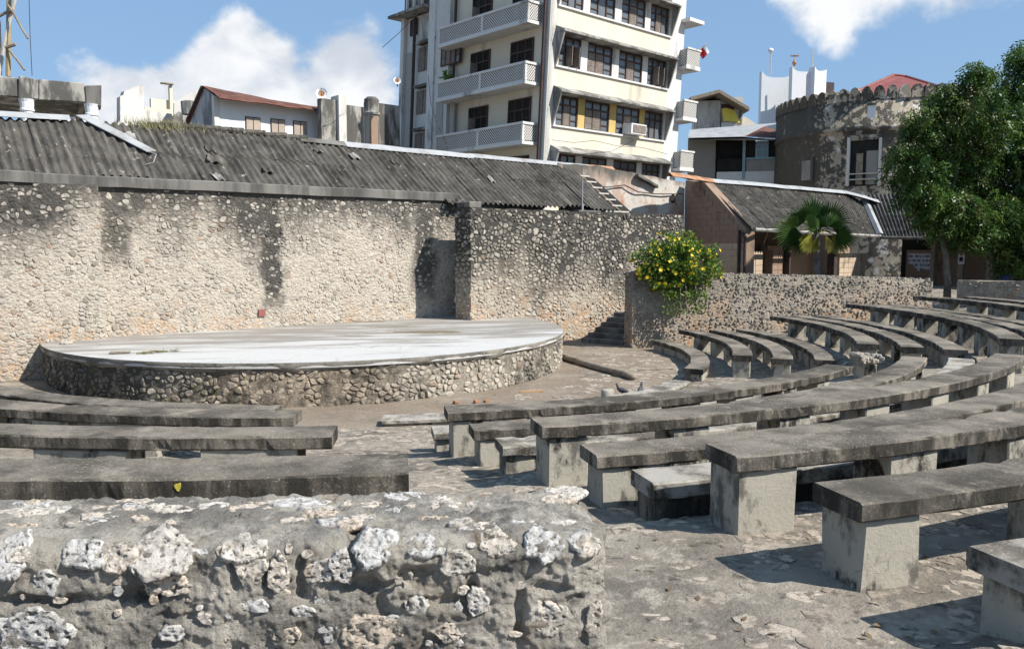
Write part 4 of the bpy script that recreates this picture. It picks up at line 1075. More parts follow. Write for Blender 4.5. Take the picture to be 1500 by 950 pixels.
def window(fr, u0, u1, z0, z1, o, parent, cols=3, transom=.28, shut=None, frame='brown_frame', glass_='glass', fw_=.07):
    mb = MB(); fr.box(mb, u0, u0 + fw_, o - .08, o + .04, z0, z1); fr.box(mb, u1 - fw_, u1, o - .08, o + .04, z0, z1)
    fr.box(mb, u0 + fw_, u1 - fw_, o - .08, o + .04, z1 - fw_, z1); fr.box(mb, u0 + fw_, u1 - fw_, o - .08, o + .04, z0, z0 + fw_)
    zt_ = z1 - (z1 - z0) * transom
    fr.box(mb, u0 + fw_, u1 - fw_, o - .08, o + .032, zt_ - .04, zt_ + .04)
    cw = (u1 - u0) / cols
    for c in range(1, cols): fr.box(mb, u0 + cw * c - .03, u0 + cw * c + .03, o - .08, o + .03, z0 + fw_, zt_ - .04); fr.box(mb, u0 + cw * c - .025, u0 + cw * c + .025, o - .08, o + .03, zt_ + .04, z1 - fw_)
    for r_ in (.33, .66):
        zz = z0 + (zt_ - z0) * r_
        for c in (0, cols - 1): fr.box(mb, u0 + cw * c + .05, u0 + cw * (c + 1) - .05, o - .07, o + .02, zz - .02, zz + .02)
    wobj = mb.build('window', M[frame], parent)
    mb = MB(); fr.box(mb, u0 + .02, u1 - .02, o - .037, o - .027, z0 + .02, z1 - .02); mb.build('pane', M[glass_], wobj)
    for (c, kind) in (shut or ()):
        mb = MB(); a, b = u0 + cw * c + .04, u0 + cw * (c + 1) - .04
        if kind == 'closed':
            fr.box(mb, a, b, o - .03, o + .012, z0 + fw_, zt_ - .04)
            for q in range(9): zz = z0 + fw_ + (zt_ - z0 - .15) * (q + .3) / 9; fr.box(mb, a + .05, b - .05, o + .012, o + .026, zz, zz + .06)
        else:
            x_ = a if kind == 'openl' else b; fr.box(mb, x_ - .02, x_ + .02, o, o + cw * .85, z0 + fw_, zt_ - .04)
        mb.build('shutter', M['shutter'], wobj)
    return wobj
WP = [(815, 848), (857, 894), (903, 938), (945, 978)]
for k in range(4):
    zs = ZS[k]
    bx(AF, 'spandrel', M['cream'], .5, EU - 1.35, -.32, 0, zs - 1.32 if k else 3.0, zs - .07)
    bx(AF, 'sill', M['white'], .45, EU - 1.30, -.3, .10, zs - .07, zs + .02)
    # canopy: a sloping slab with grey soot on its head
    mb = MB(); z = zs + 1.62; a, b = .42, EU - 1.22
    mb.hexa([AF.pt(a, .62, z - .02), AF.pt(b, .62, z - .02), AF.pt(b, -.3, z), AF.pt(a, -.3, z), AF.pt(a, .62, z + .07), AF.pt(b, .62, z + .07), AF.pt(b, -.0, z + .36), AF.pt(a, -.0, z + .36)]); mb.build('canopy', M['hood'], apt)
    for uu in (.44, EU - 1.32):
        mb = MB(); mb.hexa([AF.pt(uu, .05, zs), AF.pt(uu + .09, .05, zs), AF.pt(uu + .09, -.3, zs), AF.pt(uu, -.3, zs), AF.pt(uu, .58, z - .02), AF.pt(uu + .09, .58, z - .02), AF.pt(uu + .09, -.3, z - .02), AF.pt(uu, -.3, z - .02)]); mb.build('fin', M['hood'], apt)
    us_ = [(AF.hit(a_, 165)[0] + .02, AF.hit(b_, 165)[0] - .02) for a_, b_ in WP]
    ed = [.5] + [q for p_ in us_ for q in p_] + [EU - 1.35]
    for q in range(5):
        bx(AF, 'pier', M['yellow_pier'] if k == 1 and q in (1, 2, 3) else M['white'], ed[2 * q], ed[2 * q + 1], -.3, -.16, zs + .02, z - .01)
    SHUT = {1: [((1, 'closed'),), ((0, 'closed'), (1, 'closed')), ((1, 'closed'),), ()], 2: [((1, 'openl'), (2, 'openl')), ((0, 'closed'), (1, 'closed')), ((1, 'closed'),), ((1, 'openl'), (2, 'openl'))], 3: [(), (), ((1, 'closed'),), ((1, 'closed'),)], 0: [(), (), (), ()]}[k]
    for q, (a_, b_) in enumerate(us_): window(AF, a_, b_, zs + .03, zs + 1.58, -.22, apt, 4 if q == 3 else 3, shut=SHUT[q])
# air conditioner
u0, z0 = AF.hit(912, 201); u1, z1 = AF.hit(934, 188)
ac = thing('air_conditioner', AF.pt((u0 + u1) / 2, .1, ZS[1]), 'white box air conditioner poking out of a yellow-piered window', 'air conditioner')
mb = MB(); AF.box(mb, u0, u1, -.1, .55, ZS[1] + .06, ZS[1] + .62); mb.build('case', M['white_clean'], ac)
mb = MB(); AF.box(mb, u0 + .12, u1 - .06, .55, .57, ZS[1] + .12, ZS[1] + .56); mb.build('grille', M['shutter'], ac)
# side balconies at the far end
for k, zb in enumerate((7.35, 10.3, 13.3)):
    b = AF.pt(EU, -.4, zb); mb = MB(); AF.box(mb, EU - .35, EU + 1.05, -.9, .55, zb, zb + .16)
    mb.build('balcony_floor', M['white'], apt)
    mb = MB(); AF.box(mb, EU - .30, EU + .98, .44, .52, zb + .22, zb + 1.12); AF.box(mb, EU + .93, EU + 1.0, -.9, .44, zb + .22, zb + 1.12); AF.box(mb, EU - .32, EU - .26, -.1, .44, zb + .22, zb + 1.12); pp = mb.build('balcony_screen', M['pierced'], apt)
    mb = MB(); AF.box(mb, EU - .34, EU + 1.05, .40, .56, zb + 1.12, zb + 1.22); AF.box(mb, EU + .9, EU + 1.05, -.9, .40, zb + 1.12, zb + 1.22); mb.build('rail', M['white'], pp); mb = MB(); AF.box(mb, EU - .34, EU + 1.05, .42, .55, zb + .16, zb + .22); mb.build('bottom_rail', M['white'], pp)
    bx(AF, 'balcony_door', M['brown_frame'], EU - .02, EU + .03, -.75, -.2, zb + 1.2 if False else zb + .9, zb + 2.4)
bx(AF, 'roof_slab', M['white'], EU - .35, EU + 1.1, -.9, .6, 16.0, 16.2)
# left face
bx(BF, 'wall', M['cream'], -BU, -.03, -.5, .01, 0, 21); bx(BF, 'wall', M['white_grim'], -MU, -BU, -.5, .25, 0, 21)
bx(BF, 'corner_strip', M['white_grim'], -.5, 0.0, -.3, .03, 0, 21)
mb = MB(); mb.tube([BF.pt(-.28, .16, z) for z in np.linspace(4, 21, 12)], .085, 8); mb.build('drain_pipe', M['pipe'], apt)
mb = MB(); q = -BU + .45; mb.tube([BF.pt(q, .2, z) for z in np.linspace(4, 21, 12)], .085, 8); mb.build('drain_pipe', M['pipe'], apt)
for k in range(4):
    zb = 5.02 + 2.98 * k
    mb = MB(); BF.box(mb, -BU + .1, -.5, 0.02, 1.12, zb, zb + .16); mb.build('balcony_floor', M['white'], apt)
    mid = -BU / 2 - .1
    mb = MB(); BF.box(mb, -BU + .15, mid - .08, 1.0, 1.07, zb + .22, zb + 1.0); BF.box(mb, mid + .08, -.66, 1.0, 1.07, zb + .22, zb + 1.0); BF.box(mb, -.64, -.57, .06, .98, zb + .22, zb + 1.0); BF.box(mb, -BU + .15, -BU + .22, .06, .98, zb + .22, zb + 1.0)
    pp = mb.build('balcony_screen', M['pierced'], apt)
    mb = MB(); BF.box(mb, -BU + .08, -.5, .98, 1.10, zb + .16, zb + .22); mb.build('bottom_rail', M['white'], pp); mb = MB(); BF.box(mb, -BU + .08, -.5, .96, 1.12, zb + 1.0, zb + 1.12); BF.box(mb, -.68, -.52, .04, .96, zb + 1.0, zb + 1.12); BF.box(mb, mid - .08, mid + .08, .98, 1.09, zb + .22, zb + 1.0); BF.box(mb, -.66, -.54, .97, 1.09, zb + .22, zb + 1.0); BF.box(mb, -BU + .1, -BU + .2, .97, 1.09, zb + .22, zb + 1.0); mb.build('rail', M['white'], pp)
    for (pa, pb) in ((685, 713), (743, 776)):
        a_, b_ = BF.hit(pa, 165)[0], BF.hit(pb, 165)[0]
        window(BF, a_, b_, zb + .55, zb + 2.55, .05, apt, 3, .3, shut=((1, 'openl'),) if pa < 700 else None, glass_='dark')
# louvre window, lattice strips and the wing
def brect(px0, py0, px1, py1, o=0.0):
    a_ = BF.hit(px0, (py0 + py1) / 2, o)[0]; b_ = BF.hit(px1, (py0 + py1) / 2, o)[0]; m_ = (px0 + px1) / 2
    return a_, b_, BF.hit(m_, py1, o)[1], BF.hit(m_, py0, o)[1]
a_, b_, c_, d_ = brect(640, 57, 668, 95, .25); window(BF, a_, b_, c_, d_, .27, apt, 4, .02, shut=((0, 'closed'), (1, 'closed'), (2, 'closed')), frame='brown_frame')
bx(BF, 'wing', M['white_grim'], -WU, -MU - .02, -5, -.12, 0, BF.hit(610, 20)[1])
bx(BF, 'pilaster', M['white'], -MU - .35, -MU + .25, -.1, .32, 0, 21)
a_, b_, c_, d_ = brect(583, 75, 586, 215); bx(BF, 'pilaster', M['white_grim'], -WU - .05, -WU + .28, -.1, .12, 0, BF.hit(583, 24)[1])
for (r0, nm) in (((587, 78, 598, 217), 'lattice_strip'), ((636, 127, 646, 225), 'lattice_strip'), ((657, 150, 663, 215), 'lattice_strip')):
    o = -.1 if r0[0] < 600 else .26
    a_, b_, c_, d_ = brect(*r0, o); bx(BF, nm, M['pierced'], a_, b_, o - .05, o + .03, 3, d_)
mb = MB(); uu = BF.hit(602, 120)[0]; mb.tube([BF.pt(uu, .12, z) for z in np.linspace(4, BF.hit(602, 25)[1], 8)], .10, 8); mb.build('drain_pipe', M['pipe'], apt)
for (y0, y1) in ((68, 103), (132, 166), (195, 222)):
    a_, b_, c_, d_ = brect(607, y0, 628, y1, -.1); mm = (a_ + b_) / 2
    for (x0, x1) in ((a_, mm - .07), (mm + .07, b_)):
        sh_ = bx(BF, 'shutter', M['shutter'], x0, x1, -.12, -.05, c_, d_)
        for q in range(10): mb = MB(); zz = c_ + (d_ - c_) * (q + .25) / 10; BF.box(mb, x0 + .04, x1 - .04, -.05, -.03, zz, zz + (d_ - c_) * .055); mb.build('slat', M['shutter'], sh_)
    a2, b2, c2, d2 = brect(603, y0 - 7, 632, y0 - 3, .2); bx(BF, 'ledge', M['mould'], a2, b2, -.12, .30, d_ + .12, d_ + .28)
a_, b_, c_, d_ = brect(591, 28, 601, 52); window(BF, a_, b_, c_, d_, -.08, apt, 3, .05, fw_=.05)
zr = BF.hit(605, 20)[1]; bx(BF, 'eave_slab', M['hood'], -WU - .6, -MU - .36, -5.2, .75, zr, zr + .16)
for (px) in (590, 600, 612, 628): mb = MB(); uu = BF.hit(px, 10)[0]; BF.box(mb, uu - .07, uu + .07, .1, .24, zr + .16, zr + 1.3); mb.build('baluster', M['white_grim'], apt)
bx(BF, 'water_tank_wall', M['mould'], -WU + .1, -MU - .4, -.5, 0.0, zr + .165, zr + 1.2)
# pot plant on the balcony
pc = BF.pt(-BU + .7, .75, 8.0 + 2.98 + 1.15); plant = thing('potted_plant', pc, 'leafy pot plant standing on the middle balcony ledge', 'plant'); mb = MB()
for k in range(90):
    b = pc + rng.normal(0, .16, 3) + [0, 0, .22]; d_ = rng.normal(0, .12, 3); e = rng.normal(0, .06, 3); mb.add([b, b + e, b + d_, b - e], [(0, 1, 2, 3)], random.random())
mb.build('foliage', M['bush_leaf'], plant); mb = MB(); mb.tube([pc, pc + [0, 0, .2]], [.1, .14], 8); mb.build('pot', M['rust'], plant)
# flag at the end balcony
fl = AF.pt(EU + 1.1, -.2, 14.1); flag = thing('flag', fl, 'small red and white flag on a stick above the end balcony', 'flag')
mb = MB(); mb.tube([fl, fl + [.9, 0, 1.0]], .02, 5); mb.build('stick', M['pale_pole'], flag)
for (nm, x0, x1, mt) in (('flag_red', .0, .42, M['red_roof']), ('flag_white', .42, .62, M['white_clean'])):
    G = np.array([[fl + [.42 + x_ * .62 + .30 * t, .06 * math.sin(6 * x_ + 3 * t) - .03, .46 + x_ * .69 - .42 * t] for x_ in np.linspace(x0, x1, 5)] for t in (0, .5, 1)]); mb = MB(); mb.grid(G); mb.grid(G + [0, .012, 0], flip=True); mb.build(nm, simple('flag_' + nm, (.55, .04, .05), (.5, .04, .05), 3) if nm == 'flag_red' else mt, flag)

# ------------------------------------------------------------------ houses to the left
hf = Fr(aty(317, 170, 40), R(42)); hl = hf.hit(488, 190)[0]
wh = thing('white_house', hf.pt(3, -3, 0) * [1, 1, 0], 'white upper storey house with rusty tin roof and four pale shuttered windows', 'house')
zT = lambda u: 10.15 - .02 * u
def hb(name, mat, u0, u1, o0, o1, z0, z1, parent=wh): mb = MB(); hf.box(mb, u0, u1, o0, o1, z0, z1); return mb.build(name, mat, parent)
hb('wall', M['white_clean'], 0, hl, -.3, 0, 4, 10.0)
hb('corner_post', M['white_grim'], -.12, .12, -.2, .05, 4, 10.05)
GL = 3.6
mb = MB(); pr = [(0, 4), (GL, 4), (GL, 9.0), (GL * .36, 10.62), (0, 10.05)]
mb.add([hf.pt(-.02, -a_, z) for a_, z in pr] + [hf.pt(-.25, -a_, z) for a_, z in pr][:0], [(4, 3, 2, 1, 0)]); mb.build('gable', stained_white('weathered_gable_boards', (.50, .51, .53), (.12, .12, .12), (.46, .60), 1.3), wh)
mb = MB(); G = []
for uu in np.linspace(-.14, hl + .5, 30):
    e = .05 * nz(uu, 1, 1, .8, 3); G.append([hf.pt(uu, .75, 9.85 + e), hf.pt(uu, .2, 10.13 + e), hf.pt(uu, -GL * .36, 10.72 - .065 * max(0, uu) + e * .5), hf.pt(uu, -GL - .3, 8.95)])
G = np.array(G); mb.grid(G, flip=True); mb.grid(G - [0, 0, .05]); mb.build('tin_roof', M['rust_dark'], wh)
mb = MB(); mb.cbox(hf.pt(-.15, -GL * .36, 10.58), hf.pt(-.15, -GL - .35, 8.85) - hf.pt(-.15, -GL * .36, 10.58), -hf.a * .06, (0, 0, .14), .01); mb.build('barge_board', M['pipe'], wh)
for q, (pa, pb, y0, y1) in enumerate(((360, 380, 172, 200), (397, 416, 175, 204), (430, 448, 178, 206), (467, 485, 181, 208))):
    a_, z1 = hf.hit(pa, y0); b_, _ = hf.hit(pb, y0); z0 = z1 - 1.75
    fo = hb('window', M['brown_frame'], a_ - .04, b_ + .04, .0, .03, z0, z1 + .05)
    mm = (a_ + b_) / 2
    for i_, (x0, x1) in enumerate(((a_, mm - .02), (mm + .02, b_))):
        zlow = z0 if not ((q in (1,) and i_ == 1) or (q == 3 and i_ == 0)) else z0 + .7
        sh_ = hb('shutter', M['pale_shutter'], x0, x1, .03, .07, zlow, z1, fo)
    if q in (1, 3):
        x0, x1 = ((mm, b_) if q == 1 else (a_, mm)); hb('opening', M['dark'], x0 + .02, x1 - .02, .031, .05, z0, z0 + .68, fo)
        e = x1 if q == 1 else x0; mb = MB(); hf.box(mb, e - .02, e + .02, .05, .45, z0, z0 + .68); mb.build('shutter_leaf', M['pale_shutter'], fo)
    if q == 2: hb('opening', M['dark'], mm - .06, mm + .12, .071, .08, z0, z0 + .7, fo)
# rooftop dishes
def dish(px, py, Y, r, label, nm='satellite_dish'):
    c = aty(px, py, Y); t = thing(nm, c - [0, 0, r * 1.6], label, 'satellite dish'); mb = MB(); nrm = np.array([.25, -.95, .2]); nrm /= np.linalg.norm(nrm); a_ = np.cross(nrm, [0, 0, 1]); a_ /= np.linalg.norm(a_); b_ = np.cross(a_, nrm)
    G = np.array([[c + nrm * (.35 * r * q * q - .2 * r) + (a_ * math.cos(t_) + b_ * math.sin(t_)) * r * q for t_ in np.linspace(0, 2 * math.pi, 19)] for q in (0.02, .4, .75, 1)]); mb.grid(G); mb.grid(G - nrm * .03, flip=True); mb.build('reflector', M['white_clean'], t)
    mb = MB(); G2 = np.array([[c + nrm * (.35 * r * q * q - .2 * r + .02) + (a_ * math.cos(t_) + b_ * math.sin(t_)) * r * q for t_ in np.linspace(0, 2 * math.pi, 19)] for q in (0.02, .3, .55)]); mb.grid(G2); mb.build('rust_patch', M['rust'], t)
    mb = MB(); mb.tube([c - nrm * .1 * r, c - [0, 0, r * 1.6]], .03, 6); mb.build('mast', M['pipe'], t)
    mb = MB(); mb.tube([c + b_ * r, c + nrm * r * .9 + b_ * r * .2], .015, 5); mb.build('feed_arm', M['pipe'], t)
dish(471, 137, 44, .30, 'round rust-stained satellite dish above the white house roof'); dish(582, 118, 43, .2, 'small satellite dish fixed to the apartment block wing edge')
# mouldy parapet walls right of the white house
mf = Fr(aty(498, 165, 43), R(42))
mw = thing('mouldy_building', mf.pt(2, -2, 0) * [1, 1, 0], 'black mouldy roofless building with a bulbous gatepost pillar', 'building')
def mpx(px0, py0, px1, o0, o1, nm, mat, zb=3.0):
    a_, z1 = mf.hit(px0, py0); b_, _ = mf.hit(px1, py0); mb = MB(); mf.box(mb, min(a_, b_), max(a_, b_), o0, o1, zb, z1); return mb.build(nm, mat, mw)
mpx(473, 143, 496, -.6, -.2, 'wall', M['mould']); mpx(496, 139, 507, -.8, .0, 'pier', M['white_grim']); mpx(507, 153, 534, -.5, -.1, 'wall', M['mould']); mpx(553, 145, 600, -1.4, -1.0, 'wall', M['mould'])
a_, z1 = mf.hit(533, 141); b_, _ = mf.hit(552, 141); c_ = (a_ + b_) / 2; mb = MB()
mb.tube([mf.pt(c_, .1, z) for z in (3, z1 - .98, z1 - .96, z1 - .85, z1 - .8, z1 - .15, z1 - .02)], [.40, .40, .46, .46, .40, .40, .25], 14); mb.build('gatepost', M['mould'], mw)
mpx(536, 172, 546, .0, .52, 'bare_brick', M['block'])
# ruined fragments further left
rf = Fr(aty(176, 150, 46), R(40)); ru = thing('ruined_wall', rf.pt(1, 0, 0) * [1, 1, 0], 'broken stump of a whitewashed ruined wall against the clouds', 'ruin')
pts = [(176, 175), (176, 141), (181, 139), (182, 133), (190, 131), (200, 126), (211, 125), (211, 160), (252, 167), (252, 186), (170, 186)]
P2 = [rf.hit(*p_) for p_ in pts]; mb = MB(); n_ = len(P2); mb.add([rf.pt(u_, 0, z_) for u_, z_ in P2] + [rf.pt(u_, -.7, z_) for u_, z_ in P2], [tuple(range(n_))[::-1]] + [(i, (i + 1) % n_, n_ + (i + 1) % n_, n_ + i) for i in range(n_)]); mb.build('wall_body', stained_white('ruin_limewash', (.70, .69, .66), (.36, .31, .25), (.50, .62), .9), ru)
yf = Fr(aty(222, 150, 52), R(40)); yw = thing('yellow_parapet', yf.pt(1, 0, 0) * [1, 1, 0], 'pale yellow parapet wall with a tall lone concrete post', 'wall')
for (x0, y0, x1, y1, nm, mt, o) in ((221, 144, 262, 172, 'parapet', M['cream'], 0.0), (246, 126, 252, 172, 'post', M['cream'], .3), (208, 158, 250, 180, 'parapet', M['cream'], .5)):
    a_, zt_ = yf.hit(x0, y0); b_, zb_ = yf.hit(x1, y1); mb = MB(); yf.box(mb, a_, b_, o - .3, o, zb_ - 1, zt_); mb.build(nm, mt, yw)
a_, zt_ = yf.hit(233, 124); b_, _ = yf.hit(251, 127); mb = MB(); mb.cbox(yf.pt(a_, .2, zt_), yf.a * (b_ - a_), yf.n * .3, (0, 0, .1), .02); mb.build('post_arm', M['wood'], yw)
gf = Fr(aty(257, 140, 47), R(28)); gw = thing('grey_lean_to', gf.pt(1, 0, 0) * [1, 1, 0], 'grey stained gable wall with a water barrel behind the white house', 'wall')
P2 = [gf.hit(*p_) for p_ in ((255, 190), (255, 150), (289, 131), (300, 140), (300, 190))]; n_ = 5; mb = MB(); mb.add([gf.pt(u_, 0, z_) for u_, z_ in P2] + [gf.pt(u_, -.5, z_) for u_, z_ in P2], [tuple(range(n_))[::-1]] + [(i, (i + 1) % n_, n_ + (i + 1) % n_, n_ + i) for i in range(n_)]); mb.build('wall_body', M['white_grim'], gw)
u_, z_ = gf.hit(274, 160); mb = MB(); mb.tube([gf.pt(u_, 1.0, z_ - .45), gf.pt(u_, 1.0, z_ + .25), gf.pt(u_, 1.0, z_ + .3)], [.42, .45, .3], 12); tag(mb.build('water_barrel', M['hood']), 'grey water barrel beside the grey stained gable', 'barrel')
P2 = [gf.hit(*p_, 1.2) for p_ in ((233, 184), (262, 163), (268, 167), (268, 190), (240, 190))]; mb = MB(); mb.add([gf.pt(u_, 1.2, z_) for u_, z_ in P2] + [gf.pt(u_, .7, z_) for u_, z_ in P2], [tuple(range(5))[::-1]] + [(i, (i + 1) % 5, 5 + (i + 1) % 5, 5 + i) for i in range(5)]); mb.build('lean_to_roof', M['mould'], gw)

# concrete canopy on columns, far left
cf = Fr(aty(148, 140, 30), R(30)); cn = thing('concrete_canopy', cf.pt(-3, -1, 0) * [1, 1, 0], 'unfinished blackened concrete roof edge on stubby white columns', 'canopy')
zc0 = cf.hit(148, 125)[1]; zc1 = cf.hit(140, 152)[1]
def cb(name, mat, px0, px1, o0, o1, z0, z1):
    a_, b_ = cf.hit(px0, 130)[0], cf.hit(px1, 130)[0]; mb = MB(); mb.cbox(cf.pt(a_, o1, z0), cf.a * (b_ - a_), -cf.n * (o1 - o0), (0, 0, z1 - z0), .03, .03); return mb.build(name, mat, cn)
cb('edge_beam', M['mould'], -200, 28, -.35, 0, zc1 + .02, zc0 + .0); cb('edge_beam', M['mould'], 27.5, 54, -.35, .06, zc1 - .02, zc0 + .02); cb('edge_beam', M['mould'], 54.5, 124, -.35, -.02, zc1 + .02, zc0 - .02); cb('edge_beam', M['coping'], 124.5, 149, -.6, .05, zc1 - .1, zc0 - .02)
cb('roof_slab', M['mould'], -200, 140, -5.5, -.36, zc1 + .25, zc1 + .45)
cb('side_beam', M['wood'], 118, 126, -5.0, -.3, zc1 - .12, zc1 + .2)
for (px) in (39, 134):
    c_ = cf.hit(px, 150)[0]; mb = MB(); z_ = zc1 - .02; mb.tube([cf.pt(c_, -.12, q) for q in (z_ - 1.6, z_ - .42, z_ - .40, z_ - .34, z_ - .32, z_ - .10, z_)], [.20, .20, .235, .235, .21, .23, .26], 16); mb.build('column', M['white_clean'], cn)
# far pale house seen under it
p0 = aty(85, 165, 60); mb = MB(); vf = Fr(p0, R(20)); fh = thing('distant_house', vf.pt(1, 0, 0) * [1, 1, 0], 'distant white house with blue-grey windows glimpsed below the canopy', 'house')
a_, zt_ = vf.hit(72, 158); b_, _ = vf.hit(135, 158); mb = MB(); vf.box(mb, a_, b_, -3, 0, 4, zt_ + .3); mb.build('wall', M['white_clean'], fh)
for (x0, x1) in ((102, 108), (109, 115), (116, 122)): a_, z1 = vf.hit(x0, 161); b_, z0 = vf.hit(x1, 168); mb = MB(); vf.box(mb, a_, b_, 0, .05, z0 - .3, z1); mb.build('window', M['glass'], fh)
# poles of a bamboo scaffold above the canopy
def pole(name, mat, pxs, Y, r, label, grp='scaffold poles above the concrete canopy'):
    mb = MB(); mb.tube([aty(x_, y_, Y) for x_, y_ in pxs], r, 7); tag(mb.build(name, mat), label, 'pole', grp)
pole('scaffold_pole', M['bamboo'], [(12, 112), (12.5, 60), (13, 0), (13, -30)], 29.2, [.085, .085, .08, .07], 'thick upright greenish pole of the scaffold')
pole('scaffold_pole', M['pale_pole'], [(-2, 112), (8, 55), (22, 0), (28, -25)], 29.0, .06, 'slanting bleached pole lashed to the thick upright')
pole('scaffold_pole', M['wood'], [(-10, 29), (8, 19), (20, 15)], 28.9, .05, 'short crossing stick lashed near the pole head')
pole('scaffold_pole', M['wood'], [(11, 7), (20, 20), (32, 42), (41, 57)], 28.8, .035, 'thin crooked twig hanging down from the lashing')
pole('scaffold_pole', M['wood'], [(8, 70), (23, 65)], 28.8, .06, 'stubby cross piece halfway up the upright')
pole('scaffold_pole', M['wood'], [(12, 72), (25, 88), (36, 103)], 28.8, .035, 'thin brace stick below the cross piece')
pole('scaffold_pole', M['pale_pole'], [(1, 110), (0, 60), (-1, 30)], 29.3, .045, 'pale thin upright stick behind the lashings')
mb = MB(); mb.tube([aty(x_, y_, 29.5) for x_, y_ in ((42, -20), (44, 50), (47, 111))], .012, 5); tag(mb.build('cable', M['pipe']), 'single dark cable rising beside the scaffold poles', 'cable')

# ------------------------------------------------------------------ buildings to the right
vr = Fr(aty(1097, 230, 52), R(-12)); vh = thing('veranda_house', vr.pt(0, -3, 0) * [1, 1, 0], 'grey house with blue-green veranda frames and a tin roof patched with rust', 'house')
def vb(name, mat, px0, py0, px1, py1, o0, o1, parent=vh, pre=False):
    a_, z1 = vr.hit(px0, py0); b_, _ = vr.hit(px1, py0); z0 = vr.hit((px0 + px1) / 2, py1)[1]; mb = MB(); vr.box(mb, a_, b_, o0, o1, z0, z1); return mb.build(name, mat, parent)
M['teal'] = simple('blue_green_paint', (.30, .44, .48), (.24, .36, .40), 4, bump=.1)
M['greywall'] = stained_white('grey_house_wall', (.34, .32, .29), (.16, .155, .15), (.5, .68))
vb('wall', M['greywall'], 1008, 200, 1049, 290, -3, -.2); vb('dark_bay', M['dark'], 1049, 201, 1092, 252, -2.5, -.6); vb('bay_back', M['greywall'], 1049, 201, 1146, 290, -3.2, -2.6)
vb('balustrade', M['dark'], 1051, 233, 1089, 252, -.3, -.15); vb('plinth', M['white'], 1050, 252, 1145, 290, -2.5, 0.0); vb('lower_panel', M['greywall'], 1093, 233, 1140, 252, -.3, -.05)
for (x0, x1) in ((1088.5, 1092.5), (1138, 1141)): vb('post', M['teal'], x0, 202, x1, 262, -.2, .06)
vb('rail', M['teal'], 1093, 231, 1139, 233, -.1, .05)
vb('dark_panel', M['dark'], 1093, 204, 1107, 231, -.3, -.1); vb('dark_panel', M['dark'], 1126, 204, 1139, 231, -.3, -.1)
wo_ = vb('window', M['teal'], 1107, 207, 1126, 231, -.12, .02)
for (x0, x1, y0, y1) in ((1109, 1115, 209, 218), (1117.5, 1124, 209, 218), (1109, 1115, 220, 229), (1117.5, 1124, 220, 229)): vb('pane', M['glass'], x0, y0, x1, y1, .02, .03, wo_)
mb = MB(); P_ = [aty(1008, 202, 51.4), aty(1090, 200, 51.0), aty(1146, 203, 51.2), aty(1150, 183, 57), aty(1010, 190, 58)]
q = np.array(P_); mb.add([q[0], q[1], q[4]], [(0, 1, 2)]); mb.add([q[1], aty(1120, 185, 56), q[4]], [(0, 1, 2)]); mb.add([aty(1120, 185, 56), aty(1150, 179, 58), q[4]], [(0, 1, 2)]); mb.add([q[0] - [0, 0, .12], q[1] - [0, 0, .12], q[2] - [0, 0, .12], q[4] - [0, 0, .12]], [(0, 1, 2, 3)]); mb.build('tin_roof', M['flashing'], vh)
mb = MB(); mb.add([q[1], q[2], aty(1146, 193, 54), aty(1120, 185, 56)], [(0, 1, 2, 3)]); mb.build('rusty_patch', M['rust_dark'], vh)
yr = Fr(aty(1060, 170, 62), R(-8)); yh = thing('garret_house', yr.pt(0, -3, 0) * [1, 1, 0], 'grey concrete garret with a yellow cloth hung below its small windows', 'house')
def yb(name, mat, px0, py0, px1, py1, o0, o1):
    a_, z1 = yr.hit(px0, py0); b_, _ = yr.hit(px1, py0); z0 = yr.hit((px0 + px1) / 2, py1)[1]; mb = MB(); yr.box(mb, a_, b_, o0, o1, z0, z1); return mb.build(name, mat, yh)
yb('wall', M['white_grim'], 1020, 147, 1056, 205, -4, -.3); yb('wall', M['white_grim'], 1056, 141, 1090, 205, -4, -.5); yb('bay', M['white_grim'], 1057, 180, 1078, 200, -.5, .3)
wo_ = yb('window', M['brown_frame'], 1058, 151, 1077, 160, -.5, -.42); yb('door', M['shutter'], 1084, 158, 1088, 180, -.5, -.45)
mb = MB(); P_ = [aty(1012, 142, 61), aty(1054, 131, 61), aty(1098, 157, 61)]; 
mb.hexa([P_[0] - [0, 0, .25], P_[1] - [0, 0, .25], P_[1] + [0, 5, -.25], P_[0] + [0, 5, -.25], P_[0], P_[1], P_[1] + [0, 5, 0], P_[0] + [0, 5, 0]]); mb.hexa([P_[1] - [0, 0, .25], P_[2] - [0, 0, .25], P_[2] + [0, 5, -.25], P_[1] + [0, 5, -.25], P_[1], P_[2], P_[2] + [0, 5, 0], P_[1] + [0, 5, 0]]); mb.build('roof', M['wood'], yh)
mb = MB(); P_ = [aty(1086, 171, 63), aty(1092, 171, 63), aty(1110, 183, 63), aty(1100, 190, 63), aty(1086, 190, 63)]; mb.add(P_ + [p_ + [0, 3, 0] for p_ in P_], [(4, 3, 2, 1, 0)] + [(i, (i + 1) % 5, 5 + (i + 1) % 5, 5 + i) for i in range(5)]); mb.build('annex', M['cream'], yh)
G = np.array([[yr.pt(u_, .1 + .06 * math.sin(u_ * 7 + t_) + .35 * t_, 0) + [0, 0, z_] for u_, z_ in [(yr.hit(px + t_ * dx, y0 + t_ * 20)[0], yr.hit(px + t_ * dx, y0 + t_ * 20 + .8 * math.sin(px))[1]) for px, y0, dx in ((1057, 159, 2), (1061, 159, 3), (1066, 160, 4), (1071, 160, 6), (1076, 161, 7))]] for t_ in (0, .33, .66, 1)])
mb = MB(); mb.grid(G[::-1]); mb.grid(G[::-1] + [0, .03, 0], flip=True); tag(mb.build('yellow_cloth', simple('yellow_cloth_dye', (.80, .62, .10), (.74, .56, .10), 3, bump=.1), None, True), 'bright yellow cloth hanging under the garret windows', 'cloth')
